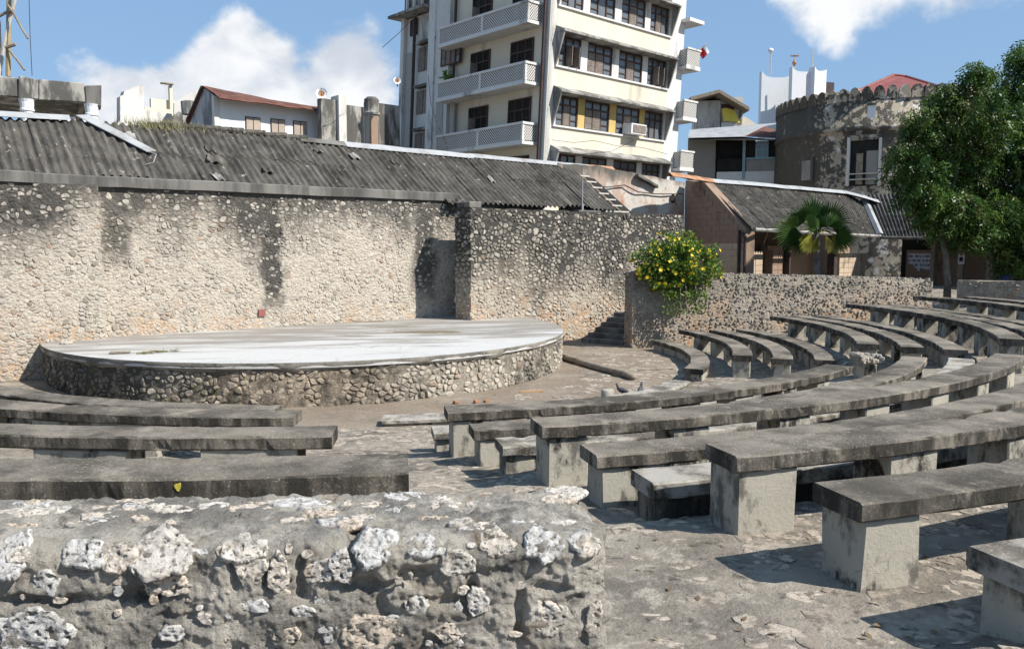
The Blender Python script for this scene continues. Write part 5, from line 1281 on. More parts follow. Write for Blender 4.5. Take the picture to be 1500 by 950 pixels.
# white fort block with curved parapets
tf = Fr(aty(1163, 150, 75), R(40)); tw = thing('white_tower', tf.pt(1, -2, 0) * [1, 1, 0], 'bright white square tower with swooping parapet corners and roof aerials', 'tower')
tf2 = Fr(aty(1163, 150, 75), R(-20))
def swoop(fr, px0, px1, ytop, dip, nm, wgt=10):
    u0, zt_ = fr.hit(px0, ytop); u1, _ = fr.hit(px1, ytop); top = []
    for q in np.linspace(0, 1, wgt * 2 + 1): top.append((u0 + (u1 - u0) * q, zt_ - dip * (1 - (2 * q - 1) ** 4) - (.0)))
    pr = [(u0, 3)] + [(u1, 3)] + top[::-1]; n_ = len(pr); mb = MB(); mb.add([fr.pt(a_, 0, z) for a_, z in pr] + [fr.pt(a_, -.6, z) for a_, z in pr], [tuple(range(n_))] + [(i, n_ + i, n_ + (i + 1) % n_, (i + 1) % n_) for i in range(n_)]); mb.build(nm, M['white_clean'], tw)
lf_ = Fr(aty(1116, 150, 73), R(2)); swoop(lf_, 1116, 1163, 104, .55, 'wall'); mf2 = Fr(aty(1161, 150, 71), R(8)); swoop(mf2, 1161, 1194, 97.5, .4, 'wall'); rf2 = Fr(aty(1194, 150, 71), R(38)); swoop(rf2, 1194, 1211, 97.5, .3, 'wall')
mb = MB(); P_ = aty(1212, 140, 74); mb.box(P_, (.9, .6, 2.2), .3); mb.build('dark_post', M['pipe'], tw)
def aerial(px, y0, y1, Y, label, ball):
    a_, b_ = aty(px, y0, Y), aty(px, y1, Y); t = thing('aerial', a_, label, 'aerial'); mb = MB(); mb.tube([a_, b_], .045, 6); mb.build('mast', M['pale_pole'], t)
    mb = MB()
    if ball == 'ball': mb.tube([b_ + [0, 0, q] for q in (-.22, -.12, .0, .12, .2)], [.05, .2, .26, .2, .05], 10); mb.build('dome', M['white_clean'], t)
    elif ball == 'vane': mb.box(b_, (.7, .1, .12), 0, .02); mb.tube([b_ + [0, 0, -.9], b_ + [0, 0, -.6], b_ + [0, 0, -.35]], [.05, .2, .05], 8); mb.build('vane', M['rust'], t)
aerial(1129, 110, 74, 74, 'mast topped with a small white dome on the white tower', 'ball'); aerial(1164, 100, 82, 71.5, 'mast with a rusty vane on the white tower', 'vane'); aerial(1190, 98, 73, 71.5, 'plain thin rod aerial on the white tower', None); aerial(1113, 190, 140, 74, 'stubby antenna rack beside the white tower wall', None)
# round fort tower
TC = aty(1292, 200, 50) * [1, 1, 0]; TR = 6.15
ft = thing('round_fort_tower', TC, 'round mould-blackened fort tower with scalloped battlements and an upper doorway', 'tower')
def tpt(a, rr, z): return np.array([TC[0] + rr * math.cos(a), TC[1] + rr * math.sin(a), z])
ZT = 10.75
def trad(z): return TR + .28 * max(0, (8 - z) / 8)
angs = np.linspace(-math.pi, math.pi, 97)
prf = [(z, trad(z)) for z in np.linspace(1, 9.1, 16)] + [(9.15, TR + .10), (9.3, TR + .10), (9.36, TR), (ZT, TR), (ZT, TR - .5), (ZT - 1.2, TR - .5)]
mb = MB(); G = np.array([[tpt(a, r_ + .03 * nz(math.cos(a) * 4, math.sin(a) * 4, z), z) for a in angs] for z, r_ in prf]); G[:, -1] = G[:, 0]; mb.grid(G); mb.build('tower_wall', M['fort'], ft, smooth=True)
nmer = 62
for k in range(nmer):
    a = 2 * math.pi * k / nmer - math.pi; 
    if math.sin(a) > .5: continue
    mb = MB(); hw = math.pi / nmer * .94; prof = [(-1, 0), (1, 0), (1, .25), (.86, .55), (.55, .78), (0, .88), (-.55, .78), (-.86, .55), (-1, .25)]; n_ = len(prof)
    v_ = [tpt(a + hw * x_, TR + .04, ZT - .02 + h_ * .82) for x_, h_ in prof] + [tpt(a + hw * x_, TR - .42, ZT - .02 + h_ * .82) for x_, h_ in prof]
    mb.add(v_, [tuple(range(n_)), tuple(range(n_, 2 * n_))[::-1]] + [(i, n_ + i, n_ + (i + 1) % n_, (i + 1) % n_) for i in range(n_)]); mb.build('merlon', M['fort'], ft)
def tower_ang(px):     # the angle at which a sight line meets the drum
    u_ = (px - 750) / FPX; best = min(((abs((TC[0] + TR * math.cos(a)) / (TC[1] + TR * math.sin(a)) - u_ * 1.0), a) for a in np.linspace(-math.pi * .98, -.05, 900))); return best[1]
def tz(a, py): p_ = tpt(a, TR, 0); return CAM[2] + (361.96 - py) / FPX * p_[1] * 1.002
def tpanel(nm, mat, px0, py0, px1, py1, o0, o1, parent=ft, n=5):
    a0, a1 = tower_ang(px0), tower_ang(px1); am = (a0 + a1) / 2; z1, z0 = tz(am, py0), tz(am, py1); mb = MB()
    A = [tpt(a, trad((z0 + z1) / 2) + o1, z0) for a in np.linspace(a0, a1, n)]; B = [p_ + [0, 0, z1 - z0] for p_ in A]; A2 = [tpt(a, trad((z0 + z1) / 2) + o0, z0) for a in np.linspace(a0, a1, n)]; B2 = [p_ + [0, 0, z1 - z0] for p_ in A2]
    ring_ = A + A2[::-1]; ringt = B + B2[::-1]; m_ = len(ring_); mb.add(ring_ + ringt, [tuple(range(m_))[::-1], tuple(range(m_, 2 * m_))] + [(i, (i + 1) % m_, m_ + (i + 1) % m_, m_ + i) for i in range(m_)]); return mb.build(nm, mat, parent)
dr = tpanel('doorway', M['dark'], 1239, 210, 1279, 274, -.2, .06); tpanel('door_frame', M['white_grim'], 1235, 206, 1239, 274, 0, .22); tpanel('door_frame', M['white_grim'], 1279, 206, 1283, 274, 0, .2); tpanel('lintel', M['fort'], 1235, 202, 1283, 209, 0, .2)
tpanel('door_leaf', M['wood'], 1248, 228, 1257, 272, .06, .12, dr); tpanel('door_leaf', M['greywall'], 1262, 224, 1278, 272, .06, .10, dr)
for y in (256, 264): tpanel('guard_rail', M['pale_pole'], 1238, y, 1280, y + 1.6, .18, .26, dr)
tpanel('niche', M['white_clean'], 1261, 160, 1272, 178, 0, .05); tpanel('niche_arch', M['mould'], 1260, 157, 1273, 160, 0, .12); tpanel('small_window', M['greywall'], 1171, 238, 1184, 266, 0, .09); tpanel('window_jamb', M['mould'], 1184, 234, 1187, 268, 0, .14)
# red hipped roof behind it
hr = thing('hipped_roof_house', aty(1315, 160, 66) * [1, 1, 0], 'red hipped tin roof rising behind the round tower battlements', 'house')
pk0, pk1 = aty(1309, 110, 66), aty(1326, 112, 66); bl, br, bb = aty(1228, 146, 61), aty(1405, 136, 61), np.array([0, 14, 0])
mb = MB(); mb.add([pk0, pk1, bl, br, br + bb, bl + bb], [(2, 3, 1, 0), (3, 4, 1), (4, 5, 0, 1), (5, 2, 0)]); mb.build('roof', M['red_roof'], hr)
mb = MB(); mb.tube([bl, pk0], .12, 6); mb.tube([pk0, pk1], .12, 6); mb.tube([pk1, br], .12, 6); mb.build('hip_cap', M['red_roof'], hr)
mb = MB(); mb.hexa([bl * [1, 1, 0] + [.5, .5, 0], br * [1, 1, 0] + [-.5, .5, 0], (br + bb) * [1, 1, 0], (bl + bb) * [1, 1, 0], bl + [.5, .5, 0], br + [-.5, .5, -.3], br + bb, bl + bb]); mb.build('wall', M['white_grim'], hr)

# ------------------------------------------------------------------ L-shaped shed on the right
ls = thing('veranda_shed', aty(1180, 380, 32) * [1, 1, 0], 'block-built shed with a corrugated roof and shady veranda behind the low wall', 'shed')
R0, R1, E0, E1 = aty(1028, 264, 31.0), aty(1258, 284, 38.5), aty(1100, 334, 28.0), aty(1288, 346, 35.5)
Q0, Q1, F0, F1 = aty(1262, 286, 38.3), aty(1620, 268, 33), aty(1289, 347, 35.4), aty(1620, 352, 28)
def bil(a, b, c, d, s_, t_): return (a * (1 - s_) + b * s_) * (1 - t_) + (c * (1 - s_) + d * s_) * t_
def patch(a, b, c, d, ncol, nm='roof_sheet', per=6):
    L_ = np.linalg.norm(b - a)
    for k in range(ncol):
        for rw_ in range(2):
            t0, t1 = (0, .54) if rw_ == 0 else (.5, 1.0); s0, s1 = k / ncol, (k + 1) / ncol; n = per * 6; G = np.zeros((3, n + 1, 3)); l_ = random.uniform(0, .02) + (.012 if rw_ == 0 else 0)
            for i, t_ in enumerate((t0, (t0 + t1) / 2, t1)):
                for j in range(n + 1):
                    s_ = s0 + (s1 - s0) * j / n; p_ = bil(a, b, c, d, s_, t_); p_[2] += .04 * math.cos(2 * math.pi * s_ * ncol * per) + l_; G[i, j] = p_
            mb = MB(); mb.grid(G, random.random(), flip=True); mb.build(nm, M['asbestos'], ls, smooth=True)
patch(R0, R1, E0, E1, 10, per=6); patch(Q0, Q1, F0, F1, 9)
def strip(p0, p1, w_, mat, nm='flashing', lift=.1):
    d_ = (p1 - p0); L_ = np.linalg.norm(d_); n = 10; G = []
    for j in range(n + 1):
        p_ = p0 + d_ * j / n + [0, 0, lift + .02 * nz(j, 1, 3, .7, 2)]; G.append([p_ + [.10, -w_, -w_ * .62], p_, p_ + [-.1, .25, -.12]])
    mb = MB(); mb.grid(np.array(G), flip=True); mb.build(nm, mat, ls)
dR = (R1 - R0) / np.linalg.norm(R1 - R0)
strip(R0 - dR * 1.9 + [0, 0, .1], R0 + dR * .6, .3, M['rust']); strip(R0 + dR * .6, R1 - dR * 1.5, .28, M['flashing']); strip(R1 - dR * 1.5, R1 + [1.6, -1.0, -.75], .3, M['flashing'], lift=.12)
mb = MB(); mb.tube([bil(Q0, Q1, F0, F1, .0, t_) + [0, 0, .06] for t_ in np.linspace(0.1, 1, 8)], .16, 6); mb.build('valley_gutter', M['flashing'], ls)
mb = MB(); mb.tube([F0 + [0, -.1, -.02], F1 + [0, -.1, -.05]], .07, 6); mb.build('gutter', M['coping'], ls); mb = MB(); mb.tube([E0 + [.1, -.1, -.05], E1 + [0, -.1, 0.0]], .07, 6); mb.build('gutter', M['hood'], ls)
# gable end in coral blocks, each block laid
gn0 = R0 + [-.9, .3, 0]; G0 = aty(1003, 300, 31.6) * [1, 1, 0]; G1 = aty(1092, 340, 28.2) * [1, 1, 0]; gfr = Fr(G0, math.atan2(G1[1] - G0[1], G1[0] - G0[0])); gl_ = float(np.linalg.norm(G1 - G0))
mb = MB(); zt0, zt1 = gfr.hit(1005, 262)[1], gfr.hit(1092, 331)[1]; apx = gfr.hit(1032, 266)
pr = [(0, .5), (gl_, .5), (gl_, zt1 - .1), (apx[0], apx[1] - .05), (0, zt0 - .05)]; mb.add([gfr.pt(a_, -.02, z) for a_, z in pr] + [gfr.pt(a_, -.4, z) for a_, z in pr], [tuple(range(5)), (9, 8, 7, 6, 5)] + [(i, 5 + i, 5 + (i + 1) % 5, (i + 1) % 5) for i in range(5)]); mb.build('gable_wall', M['block'], ls)
z = 1.4; row = 0
while z < apx[1] - .3:
    u = -.25 * (row % 2)
    while u < gl_ - .05:
        a_, b_ = max(0, u + .004), min(gl_, u + .492); top_ = z + .213
        lim = zt0 if b_ < apx[0] else apx[1] + (zt1 - apx[1]) * (b_ - apx[0]) / (gl_ - apx[0])
        if b_ - a_ > .1 and top_ < lim - .08: mb = MB(); gfr.box(mb, a_, b_, -.03, .002 + random.uniform(0, .006), z, top_, random.random()); mb.build('block', M['block'] if z > 2.75 else M['block_lit'], ls)  # lower courses take the paler, sunlit colour
        u += .5
    z += .22; row += 1
mb = MB(); mb.tube([gfr.pt(gl_ + .05, .05, .5), gfr.pt(gl_ + .05, .05, 3.2)], .05, 8); mb.tube([gfr.pt(gl_ + .05, .05, 3.1), gfr.pt(gl_ - .1, .05, 3.3)], .05, 6); mb.build('down_pipe', M['pipe'], ls)
mb = MB(); mb.box(gfr.pt(gl_ - .25, .06, 2.0), (.08, .08, 2.8), gfr.ang); mb.build('post', M['pipe'], ls)
# veranda wall: block piers, the sunlit ones painted paler, dark openings between
vf_ = Fr(aty(1098, 380, 29.5) * [1, 1, 0], math.atan2((E1 - E0)[1], (E1 - E0)[0]))
mb = MB(); ue = vf_.hit(1290, 380)[0]; vf_.box(mb, 0, ue + 1, -2.2, -1.9, .5, 3.6); mb.build('rear_wall', M['block'], ls)
for (px0, px1, yt, mt, o) in ((1096, 1117, 368, 'block_lit', 0.0), (1137, 1153, 366, 'block', -.15), (1228, 1266, 371, 'block_lit', .05), (1154, 1156, 345, 'pipe', 0.1), (1220, 1225, 345, 'pipe', .1)):
    a_, zt_ = vf_.hit(px0, yt); b_, _ = vf_.hit(px1, yt); mb = MB(); vf_.box(mb, a_, b_, o - .3, o, .5, zt_); pi = mb.build('pier', M[mt], ls)
    if mt != 'pipe':
        zz = 1.5; r_ = 0
        while zz < zt_ - .1:
            n_ = max(1, int((b_ - a_) / .42)); 
            for q in range(n_):
                mb = MB(); vf_.box(mb, a_ + (b_ - a_) * q / n_ + .012, a_ + (b_ - a_) * (q + 1) / n_ - .012, o, o + .014 + random.uniform(0, .01), zz, min(zt_, zz + .20), random.random()); mb.build('block', M[mt], pi)
            zz += .215; r_ += 1
mb = MB(); a_ = vf_.hit(1156, 372)[0]; b_ = vf_.hit(1222, 372)[0]; vf_.box(mb, a_, b_, -1.2, -.9, .5, vf_.hit(1190, 360)[1]); mb.build('dwarf_wall', M['block'], ls)
vg = Fr(aty(1290, 380, 36.2) * [1, 1, 0], math.atan2((F1 - F0)[1], (F1 - F0)[0]))
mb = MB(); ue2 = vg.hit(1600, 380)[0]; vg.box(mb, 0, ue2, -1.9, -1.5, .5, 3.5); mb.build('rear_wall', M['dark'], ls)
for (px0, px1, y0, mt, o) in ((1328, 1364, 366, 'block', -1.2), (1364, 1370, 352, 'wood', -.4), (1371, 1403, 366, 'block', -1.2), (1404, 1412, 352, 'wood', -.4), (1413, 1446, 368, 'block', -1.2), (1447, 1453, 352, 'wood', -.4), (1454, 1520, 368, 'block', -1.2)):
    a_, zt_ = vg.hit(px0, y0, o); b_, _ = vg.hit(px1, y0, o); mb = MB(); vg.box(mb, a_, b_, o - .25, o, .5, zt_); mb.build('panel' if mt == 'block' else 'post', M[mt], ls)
# poster with rows of blue print, small notice, blue drum
def poster_mat():
    m = MAT('notice_print'); x, y, z = m.sep(m.P)
    row = m.math('FRACT', m.math('MULTIPLY', z, 5.2)); cl = m.noise(m.com(m.math('MULTIPLY', x, 16), 0.0, m.math('FLOOR', m.math('MULTIPLY', z, 5.2))), 1.0, 2, .5)
    ink = m.math('MULTIPLY', m.step(m.math('ABSOLUTE', m.math('SUBTRACT', row, .5)), .32, .22), m.step(cl, .45, .52))
    return m.out(m.mix(ink, (.72, .74, .76), (.16, .20, .30)), .8)
M['poster'] = poster_mat()
po = thing('poster', vg.pt(0, -1, 1), 'torn white poster with rows of blue print on the veranda wall', 'poster')
P2 = [vg.hit(*p_, -1.17) for p_ in ((1330, 371), (1363, 371), (1363, 396), (1352, 394), (1345, 397), (1338, 388), (1330, 385))]; n_ = len(P2)
mb = MB(); mb.add([vg.pt(u_, -1.17, z_) for u_, z_ in P2] + [vg.pt(u_, -1.19, z_) for u_, z_ in P2], [tuple(range(n_))[::-1], tuple(range(n_, 2 * n_))] + [(i, (i + 1) % n_, n_ + (i + 1) % n_, n_ + i) for i in range(n_)]); mb.build('sheet', M['poster'], po)
a_, z1 = vg.hit(1404.5, 372, -.38); b_, z0 = vg.hit(1412.5, 387, -.38); no = thing('notice_board', vg.pt(a_, -.36, z0), 'small grey notice fixed to a veranda post', 'sign')
mb = MB(); vg.box(mb, a_, b_, -.39, -.35, z0, z1); mb.build('board', M['white'], no); mb = MB(); vg.box(mb, a_ + .05, b_ - .05, -.35, -.345, z0 + .12, z0 + .3); vg.box(mb, a_ + .05, b_ - .05, -.35, -.345, z0 + .36, z0 + .40); mb.build('print', M['dark'], no)
bd = thing('blue_bin', aty(1470, 412, 26.5) * [1, 1, 0] + [0, 0, .9], 'blue plastic bin standing in the veranda shade', 'bin'); c_ = aty(1470, 400, 26.5); mb = MB(); M['blue'] = simple('blue_plastic', (.01, .06, .42), (.01, .05, .36), 3, bump=.05, rough=.4)
mb.box([c_[0], c_[1], 1.55], (.36, .3, 1.15), .1, .03); mb.build('body', M['blue'], bd); mb = MB(); mb.box([c_[0], c_[1], 2.15], (.40, .34, .06), .1, .02); mb.build('lid', M['blue'], bd)

# ------------------------------------------------------------------ trees and plants
def leaf_quad(mb, p, d, wv, rnd): mb.add([p, p + d * .45 + wv, p + d, p + d * .45 - wv], [(0, 1, 2, 3)], rnd)
tb = aty(1388, 428, 25.3); tree = thing('neem_tree', [tb[0], tb[1], 1.0], 'big drooping dark green tree overhanging the veranda shed', 'tree')
CY = 25.6
LOBES = [(1330, 240, 50, 1.0), (1345, 185, 42, .8), (1375, 150, 30, .6), (1418, 118, 26, .5), (1415, 175, 58, 1.2), (1470, 150, 52, 1.0), (1490, 90, 36, .7), (1540, 110, 60, 1.2), (1390, 235, 66, 1.3), (1470, 235, 80, 1.6), (1560, 220, 95, 1.8), (1335, 280, 34, .8),
         (1385, 300, 62, 1.2), (1460, 320, 66, 1.3), (1545, 330, 85, 1.5), (1480, 375, 42, .8), (1410, 335, 40, .8), (1630, 260, 110, 2.0), (1600, 130, 80, 1.6)]
CENT = [(aty(px + 12, py - 4, CY + random.uniform(-.6, .6)), r_ / FPX * CY * .84, dp) for px, py, r_, dp in LOBES]
tr = MB(); base = np.array([tb[0], tb[1], .95])
trunk_pts = [base, base + [-.02, 0, .8], base + [-.10, .03, 1.6], base + [-.22, .08, 2.3]]
mb = MB(); mb.tube(trunk_pts, [.12, .10, .09, .08], 10); mb.build('trunk', M['bark'], tree, smooth=True)
b2 = aty(1500, 430, 26.4); big = [np.array([b2[0], b2[1], .95]), np.array([b2[0] - .05, b2[1], 2.2]), np.array([b2[0] - .2, b2[1], 3.4]), np.array([b2[0] - .3, b2[1], 4.6])]
mb = MB(); mb.tube(big, [.34, .27, .24, .2], 12); mb.build('trunk', M['bark'], tree, smooth=True)
for i, (c, r_, dp) in enumerate(CENT):
    src = trunk_pts[-1] if c[0] < base[0] + 1.0 else big[-1]
    if i % 2 == 0: src = big[-1] if c[0] > base[0] - .4 else trunk_pts[-1]
    m_ = (src + c) / 2 + [0, 0, -.25]; mb = MB(); mb.tube([src, m_, c], [.06, .04, .02], 6); mb.build('limb', M['bark'], tree)
CENT += [(aty(1378, 318, 24.7), .55, .4), (aty(1405, 300, 24.6), .6, .4), (aty(1360, 290, 24.8), .55, .4), (aty(1430, 330, 24.6), .6, .4)]
crown = MB()
V = []; FQ = []; RN = []
for (c, r_, dp) in CENT:
    nsp = int(70 * (r_ / 1.0) ** 2) + 20
    for k in range(nsp):
        d = rng.normal(0, 1, 3); d /= np.linalg.norm(d); q = random.uniform(.45, 1.02) if random.random() < .8 else random.uniform(0, .5)
        d[1] *= dp / max(r_, .3) if dp > r_ else 1
        tip = c + d * r_ * q * np.array([1, 1, .92]); outd = np.array([d[0], d[1], 0]) * .5 + np.array([0, 0, -.55]) + rng.normal(0, .18, 3)
        shade = random.random() ** 1.3
        for t in range(9):                         # a spray of drooping leaflets
            root = tip + rng.normal(0, .07, 3); ax = outd + rng.normal(0, .30, 3); ax /= np.linalg.norm(ax); ln = random.uniform(.25, .48)
            sdv = np.cross(ax, rng.normal(0, 1, 3)); sdv /= np.linalg.norm(sdv)
            for e in range(7):
                b_ = root + ax * ln * e / 7 + np.array([0, 0, -.10 * (e / 7) ** 2]); s_ = 1 if e % 2 else -1
                dl = (ax * .55 + sdv * s_ * .8 + np.array([0, 0, -.25])) * random.uniform(.09, .16); wv = np.cross(dl, rng.normal(0, 1, 3)); wv = wv / (np.linalg.norm(wv) + 1e-6) * .026
                n0 = len(V) * 4; V.append((b_, b_ + dl * .45 + wv, b_ + dl, b_ + dl * .45 - wv)); RN.append(min(1, max(0, shade * .8 + random.random() * .2)))
V = np.array(V).reshape(-1, 3); n_ = len(V) // 4
cm = bpy.data.meshes.new('crown'); cc_ = V.mean(0)
cm.vertices.add(len(V)); cm.vertices.foreach_set('co', (V - cc_).astype(np.float32).ravel()); cm.loops.add(n_ * 4); cm.loops.foreach_set('vertex_index', np.arange(n_ * 4, dtype=np.int32)); cm.polygons.add(n_); cm.polygons.foreach_set('loop_start', np.arange(0, n_ * 4, 4, dtype=np.int32)); cm.update(calc_edges=True)
at = cm.attributes.new('rnd', 'FLOAT', 'POINT'); at.data.foreach_set('value', np.repeat(np.array(RN), 4).astype(np.float32)); cm.materials.append(M['leaf'])
co = bpy.data.objects.new('crown', cm); link(co, tree, cc_)
print('leaves', n_)

# fan palm
pb = aty(1196, 405, 26.0); pc = aty(1196, 338, 26.0); palm = thing('fan_palm', [pb[0], pb[1], 1.0], 'young fan palm with dark pleated leaves and yellowing lower ones', 'palm')
mb = MB(); mb.tube([np.array([pb[0], pb[1], .9]), np.array([pb[0], pb[1], 2.0]), np.array([pc[0] + .05, pc[1], 2.75]), pc], [.13, .11, .12, .07], 10); mb.build('trunk', M['bark'], palm, smooth=True)
FANS = [(-.06, .34, .05, 97, 'palm_leaf', .95, 170), (.38, .30, .0, 48, 'palm_leaf', .85, 160), (-.42, .24, .05, 140, 'palm_leaf', .8, 165), (.56, .02, .0, 12, 'palm_leaf', .85, 160), (-.62, .0, .0, 172, 'palm_leaf', .9, 165), (-.52, -.16, -.25, 205, 'palm_leaf', .75, 150), (.52, -.12, -.25, -22, 'palm_leaf', .7, 150),
        (.16, .12, -.5, 70, 'palm_leaf', .6, 190), (-.20, .08, -.5, 122, 'palm_leaf', .58, 190), (-.26, -.10, -.35, 222, 'palm_dry', .62, 85), (-.08, -.16, -.4, 250, 'palm_dry', .45, 50), (.16, -.14, -.35, 296, 'palm_dry', .5, 70), (.40, -.10, -.2, 322, 'palm_dry', .66, 85), (.1, .3, .5, 80, 'palm_leaf', .8, 190)]
prng = random.Random(11)
for (dx, dz_, dy, ang_, mt, sz, SP) in FANS:
    hub = pc + np.array([dx, dy, dz_]); mb = MB(); mb.tube([pc + [0, 0, -.05], (pc + hub) / 2 + [0, 0, .06], hub], [.026, .018, .013], 5)
    ta = prng.uniform(-.6, .5); fwd = np.array([math.cos(R(ang_)), 0, math.sin(R(ang_))]) * math.cos(ta) + np.array([0, -1, 0]) * math.sin(ta)
    ref_ = np.array([prng.uniform(-.7, .7), -1.0, prng.uniform(-.2, .7)]); sdv = np.cross(fwd, ref_); sdv /= np.linalg.norm(sdv) + 1e-6; nrm = np.cross(sdv, fwd)
    nseg = 24; vs = []; fs = []; droop = prng.uniform(.1, .4) if mt == 'palm_leaf' else .9
    for k in range(nseg):
        a0 = R(-SP / 2 + SP * k / nseg); a1 = R(-SP / 2 + SP * (k + 1) / nseg); am = (a0 + a1) / 2; ln = sz * (1 - .25 * abs(am) / 1.83) * prng.uniform(.85, 1.06)
        def pp(a, r_, lift): return hub + (fwd * math.cos(a) + sdv * math.sin(a)) * r_ + nrm * lift + np.array([0, 0, -droop * .55 * r_ * r_])
        i0 = len(vs); vs += [hub, pp(a0, ln * .6, -.02), pp(am, ln * .62, .026), pp(a1, ln * .6, -.02), pp(am, ln, -.03), pp(am - .02, ln * .86, .0), pp(am + .02, ln * .86, .0)]
        fs += [(i0, i0 + 1, i0 + 2), (i0, i0 + 2, i0 + 3), (i0 + 1, i0 + 5, i0 + 4, i0 + 2), (i0 + 2, i0 + 4, i0 + 6, i0 + 3)]
    mb.add(vs, fs, prng.choice((0.0, .25, .6, 1.0))); mb.build('frond', M[mt], palm)

# flowering bush spilling over the low wall
bc = aty(992, 388, 22.55); bush = thing('flowering_bush', [bc[0], bc[1], 1.4], 'round green bush covered in yellow flowers spilling over the low wall', 'bush')
mb = MB(); fl_ = MB(); nfl = 0
def bush_pt():
    while True:
        d = rng.normal(0, 1, 3); d /= np.linalg.norm(d); q = random.random() ** .35
        lob = 1 + .42 * mn.noise(Vector((d[0] * 2.1 + 4, d[1] * 2.1, d[2] * 2.1))); q *= lob; p = np.array([d[0] * 1.14 * q, d[1] * .62 * q, d[2] * .84 * q]); q /= lob
        if p[2] < -.35 and abs(p[0]) > .85: continue
        if nz(p[0], p[1], p[2], 2.4, 2) < -.38 * (1.5 - q): continue
        return p, d, q
for k in range(7200):
    p, d, q = bush_pt(); b_ = bc + p; dl = (d * .5 + rng.normal(0, .5, 3) + [0, 0, .2]); dl = dl / np.linalg.norm(dl) * random.uniform(.07, .13); wv = np.cross(dl, rng.normal(0, 1, 3)); wv = wv / np.linalg.norm(wv) * .03; leaf_quad(mb, b_, dl, wv, random.random())
for k in range(500):      # hanging stems below
    x_ = random.uniform(-.5, .75); b_ = bc + [x_, -.45 + random.uniform(-.05, .1), -.7 - random.random() ** 1.5 * .65]; dl = rng.normal(0, .05, 3) + [0, 0, -.03]; wv = rng.normal(0, .018, 3); leaf_quad(mb, b_, dl, wv, random.random() * .5)
mb.build('foliage', M['bush_leaf'], bush)
mb = MB()
for k in range(5):
    x_ = random.uniform(-.5, .6); mb.tube([bc + [x_ * .3, .1, -.75], bc + [x_ * .8, -.35, -.4], bc + [x_, -.5, -.8 - random.random() * .45]], .012, 4)
for k in range(16): d = rng.normal(0, 1, 3); mb.tube([bc + [0, .1, -.75], bc + d / np.linalg.norm(d) * np.array([.9, .5, .65])], [.025, .008], 4)
mb.build('stems', M['wood'], bush)
fm = None
fb = MB(); 
for e in range(6):
    a = e * math.pi / 3; u_ = np.array([math.cos(a), math.sin(a), .25]); v_ = np.array([-math.sin(a), math.cos(a), 0]) * .42; fb.add([(0, 0, 0), u_ * .6 + v_, u_, u_ * .6 - v_], [(0, 1, 2, 3)], random.random())
fm = fb.mesh('flower', M['petal'], (0, 0, 0))
for k in range(620):
    p, d, q = bush_pt()
    if q < .78 or d[1] > .35 or d[2] < -.75: continue
    o = bpy.data.objects.new('flower', fm); link(o, bush, bc + p * 1.04); r_ = random.uniform(.038, .066); o.scale = (r_, r_, r_)
    o.rotation_euler = Vector((d[0] + random.gauss(0, .4), d[1] - .3 + random.gauss(0, .4), d[2] + .2 + random.gauss(0, .4))).to_track_quat('Z', 'Y').to_euler()
# ------------------------------------------------------------------ small things lying about
def onto(px, py):      # point on the ground seen at a pixel
    z = .05
    for _ in range(6): p = atz(px, py, z); z = gz(p[0], p[1])
    return np.array([p[0], p[1], z])
a_, b_ = onto(824, 527), onto(928, 557); mb = MB(); n_ = 9; mb.tube([a_ + (b_ - a_) * t / n_ + [0, 0, .075 + .01 * math.sin(t)] for t in range(n_ + 1)], [.072 + .006 * math.sin(t * 1.7) for t in range(n_ + 1)], 12)
log = mb.build('log', M['wood'], None, smooth=True); tag(log, 'long brown timber log lying on the floor beside the stage', 'log')
a_, b_ = onto(935, 543), onto(985, 541); mb = MB(); mb.tube([a_ + [0, 0, .02], b_ + [0, 0, .025]], .018, 6); tag(mb.build('stick', M['wood']), 'thin straight stick on the paving past the log end', 'stick')
c_ = onto(890, 583); mb = MB(); mb.tube([c_ + [0, 0, z] for z in (-.02, .0, .15, .17)], [.125, .125, .12, .10], 16); tag(mb.build('concrete_stub', M['leg'], None, True), 'short pale round concrete stub near the two pigeons', 'stub')
def pigeon(px, py, hd, label):
    p = onto(px, py); f = np.array([math.cos(hd), math.sin(hd), 0]); t = thing('pigeon', p, label, 'bird'); up = np.array([0, 0, 1.0]); b0 = p + up * .10; mb = MB()
    mb.tube([b0 - f * .17 + up * -.02, b0 - f * .12, b0 - f * .04 + up * .01, b0 + f * .03 + up * .02, b0 + f * .075 + up * .05, b0 + f * .09 + up * .085, b0 + f * .10 + up * .115, b0 + f * .115 + up * .125, b0 + f * .135 + up * .12], [.012, .022, .05, .052, .036, .024, .026, .02, .004], 10)
    for sg in (-1, 1): sdv = np.cross(f, up) * sg * .018; mb.tube([b0 + sdv - up * .03, p + sdv + up * .005, p + sdv + f * .03], .006, 5)
    mb.build('body', simple('pigeon_grey', (.06, .06, .065), (.10, .10, .11), 20, bump=.1, rough=.6), t, True)
pigeon(911, 580, 2.6, 'dark pigeon facing the concrete stub'); pigeon(938, 579, 1.2, 'dark pigeon standing upright, turned from the concrete stub')
BR = simple('orange_brick_rubble', (.36, .20, .12), (.30, .16, .09), 8)
for (px, py, l_, lb) in ((698, 590, .10, 'orange brick bit nearest the kerb by the drum foot'), (712, 589, .08, 'small orange brick crumb between larger bits'), (668, 591, .09, 'orange brick bit set apart from the cluster at the drum foot')):
    p = onto(px, py); mb = MB(); mb.box(p + [0, 0, .025], (l_, .07, .06), random.random(), .01, .005); tag(mb.build('brick_fragment', BR), lb, 'brick')
a_, b_ = onto(762, 576), onto(796, 574); mb = MB(); mb.cbox(a_ + [0, 0, .0], b_ - a_, (.0, .12, 0), (0, 0, .03), .004); tag(mb.build('plank', simple('orange_plank', (.40, .25, .13), (.34, .20, .10), 5)), 'short orange plank on the dirt beside the drum', 'plank')
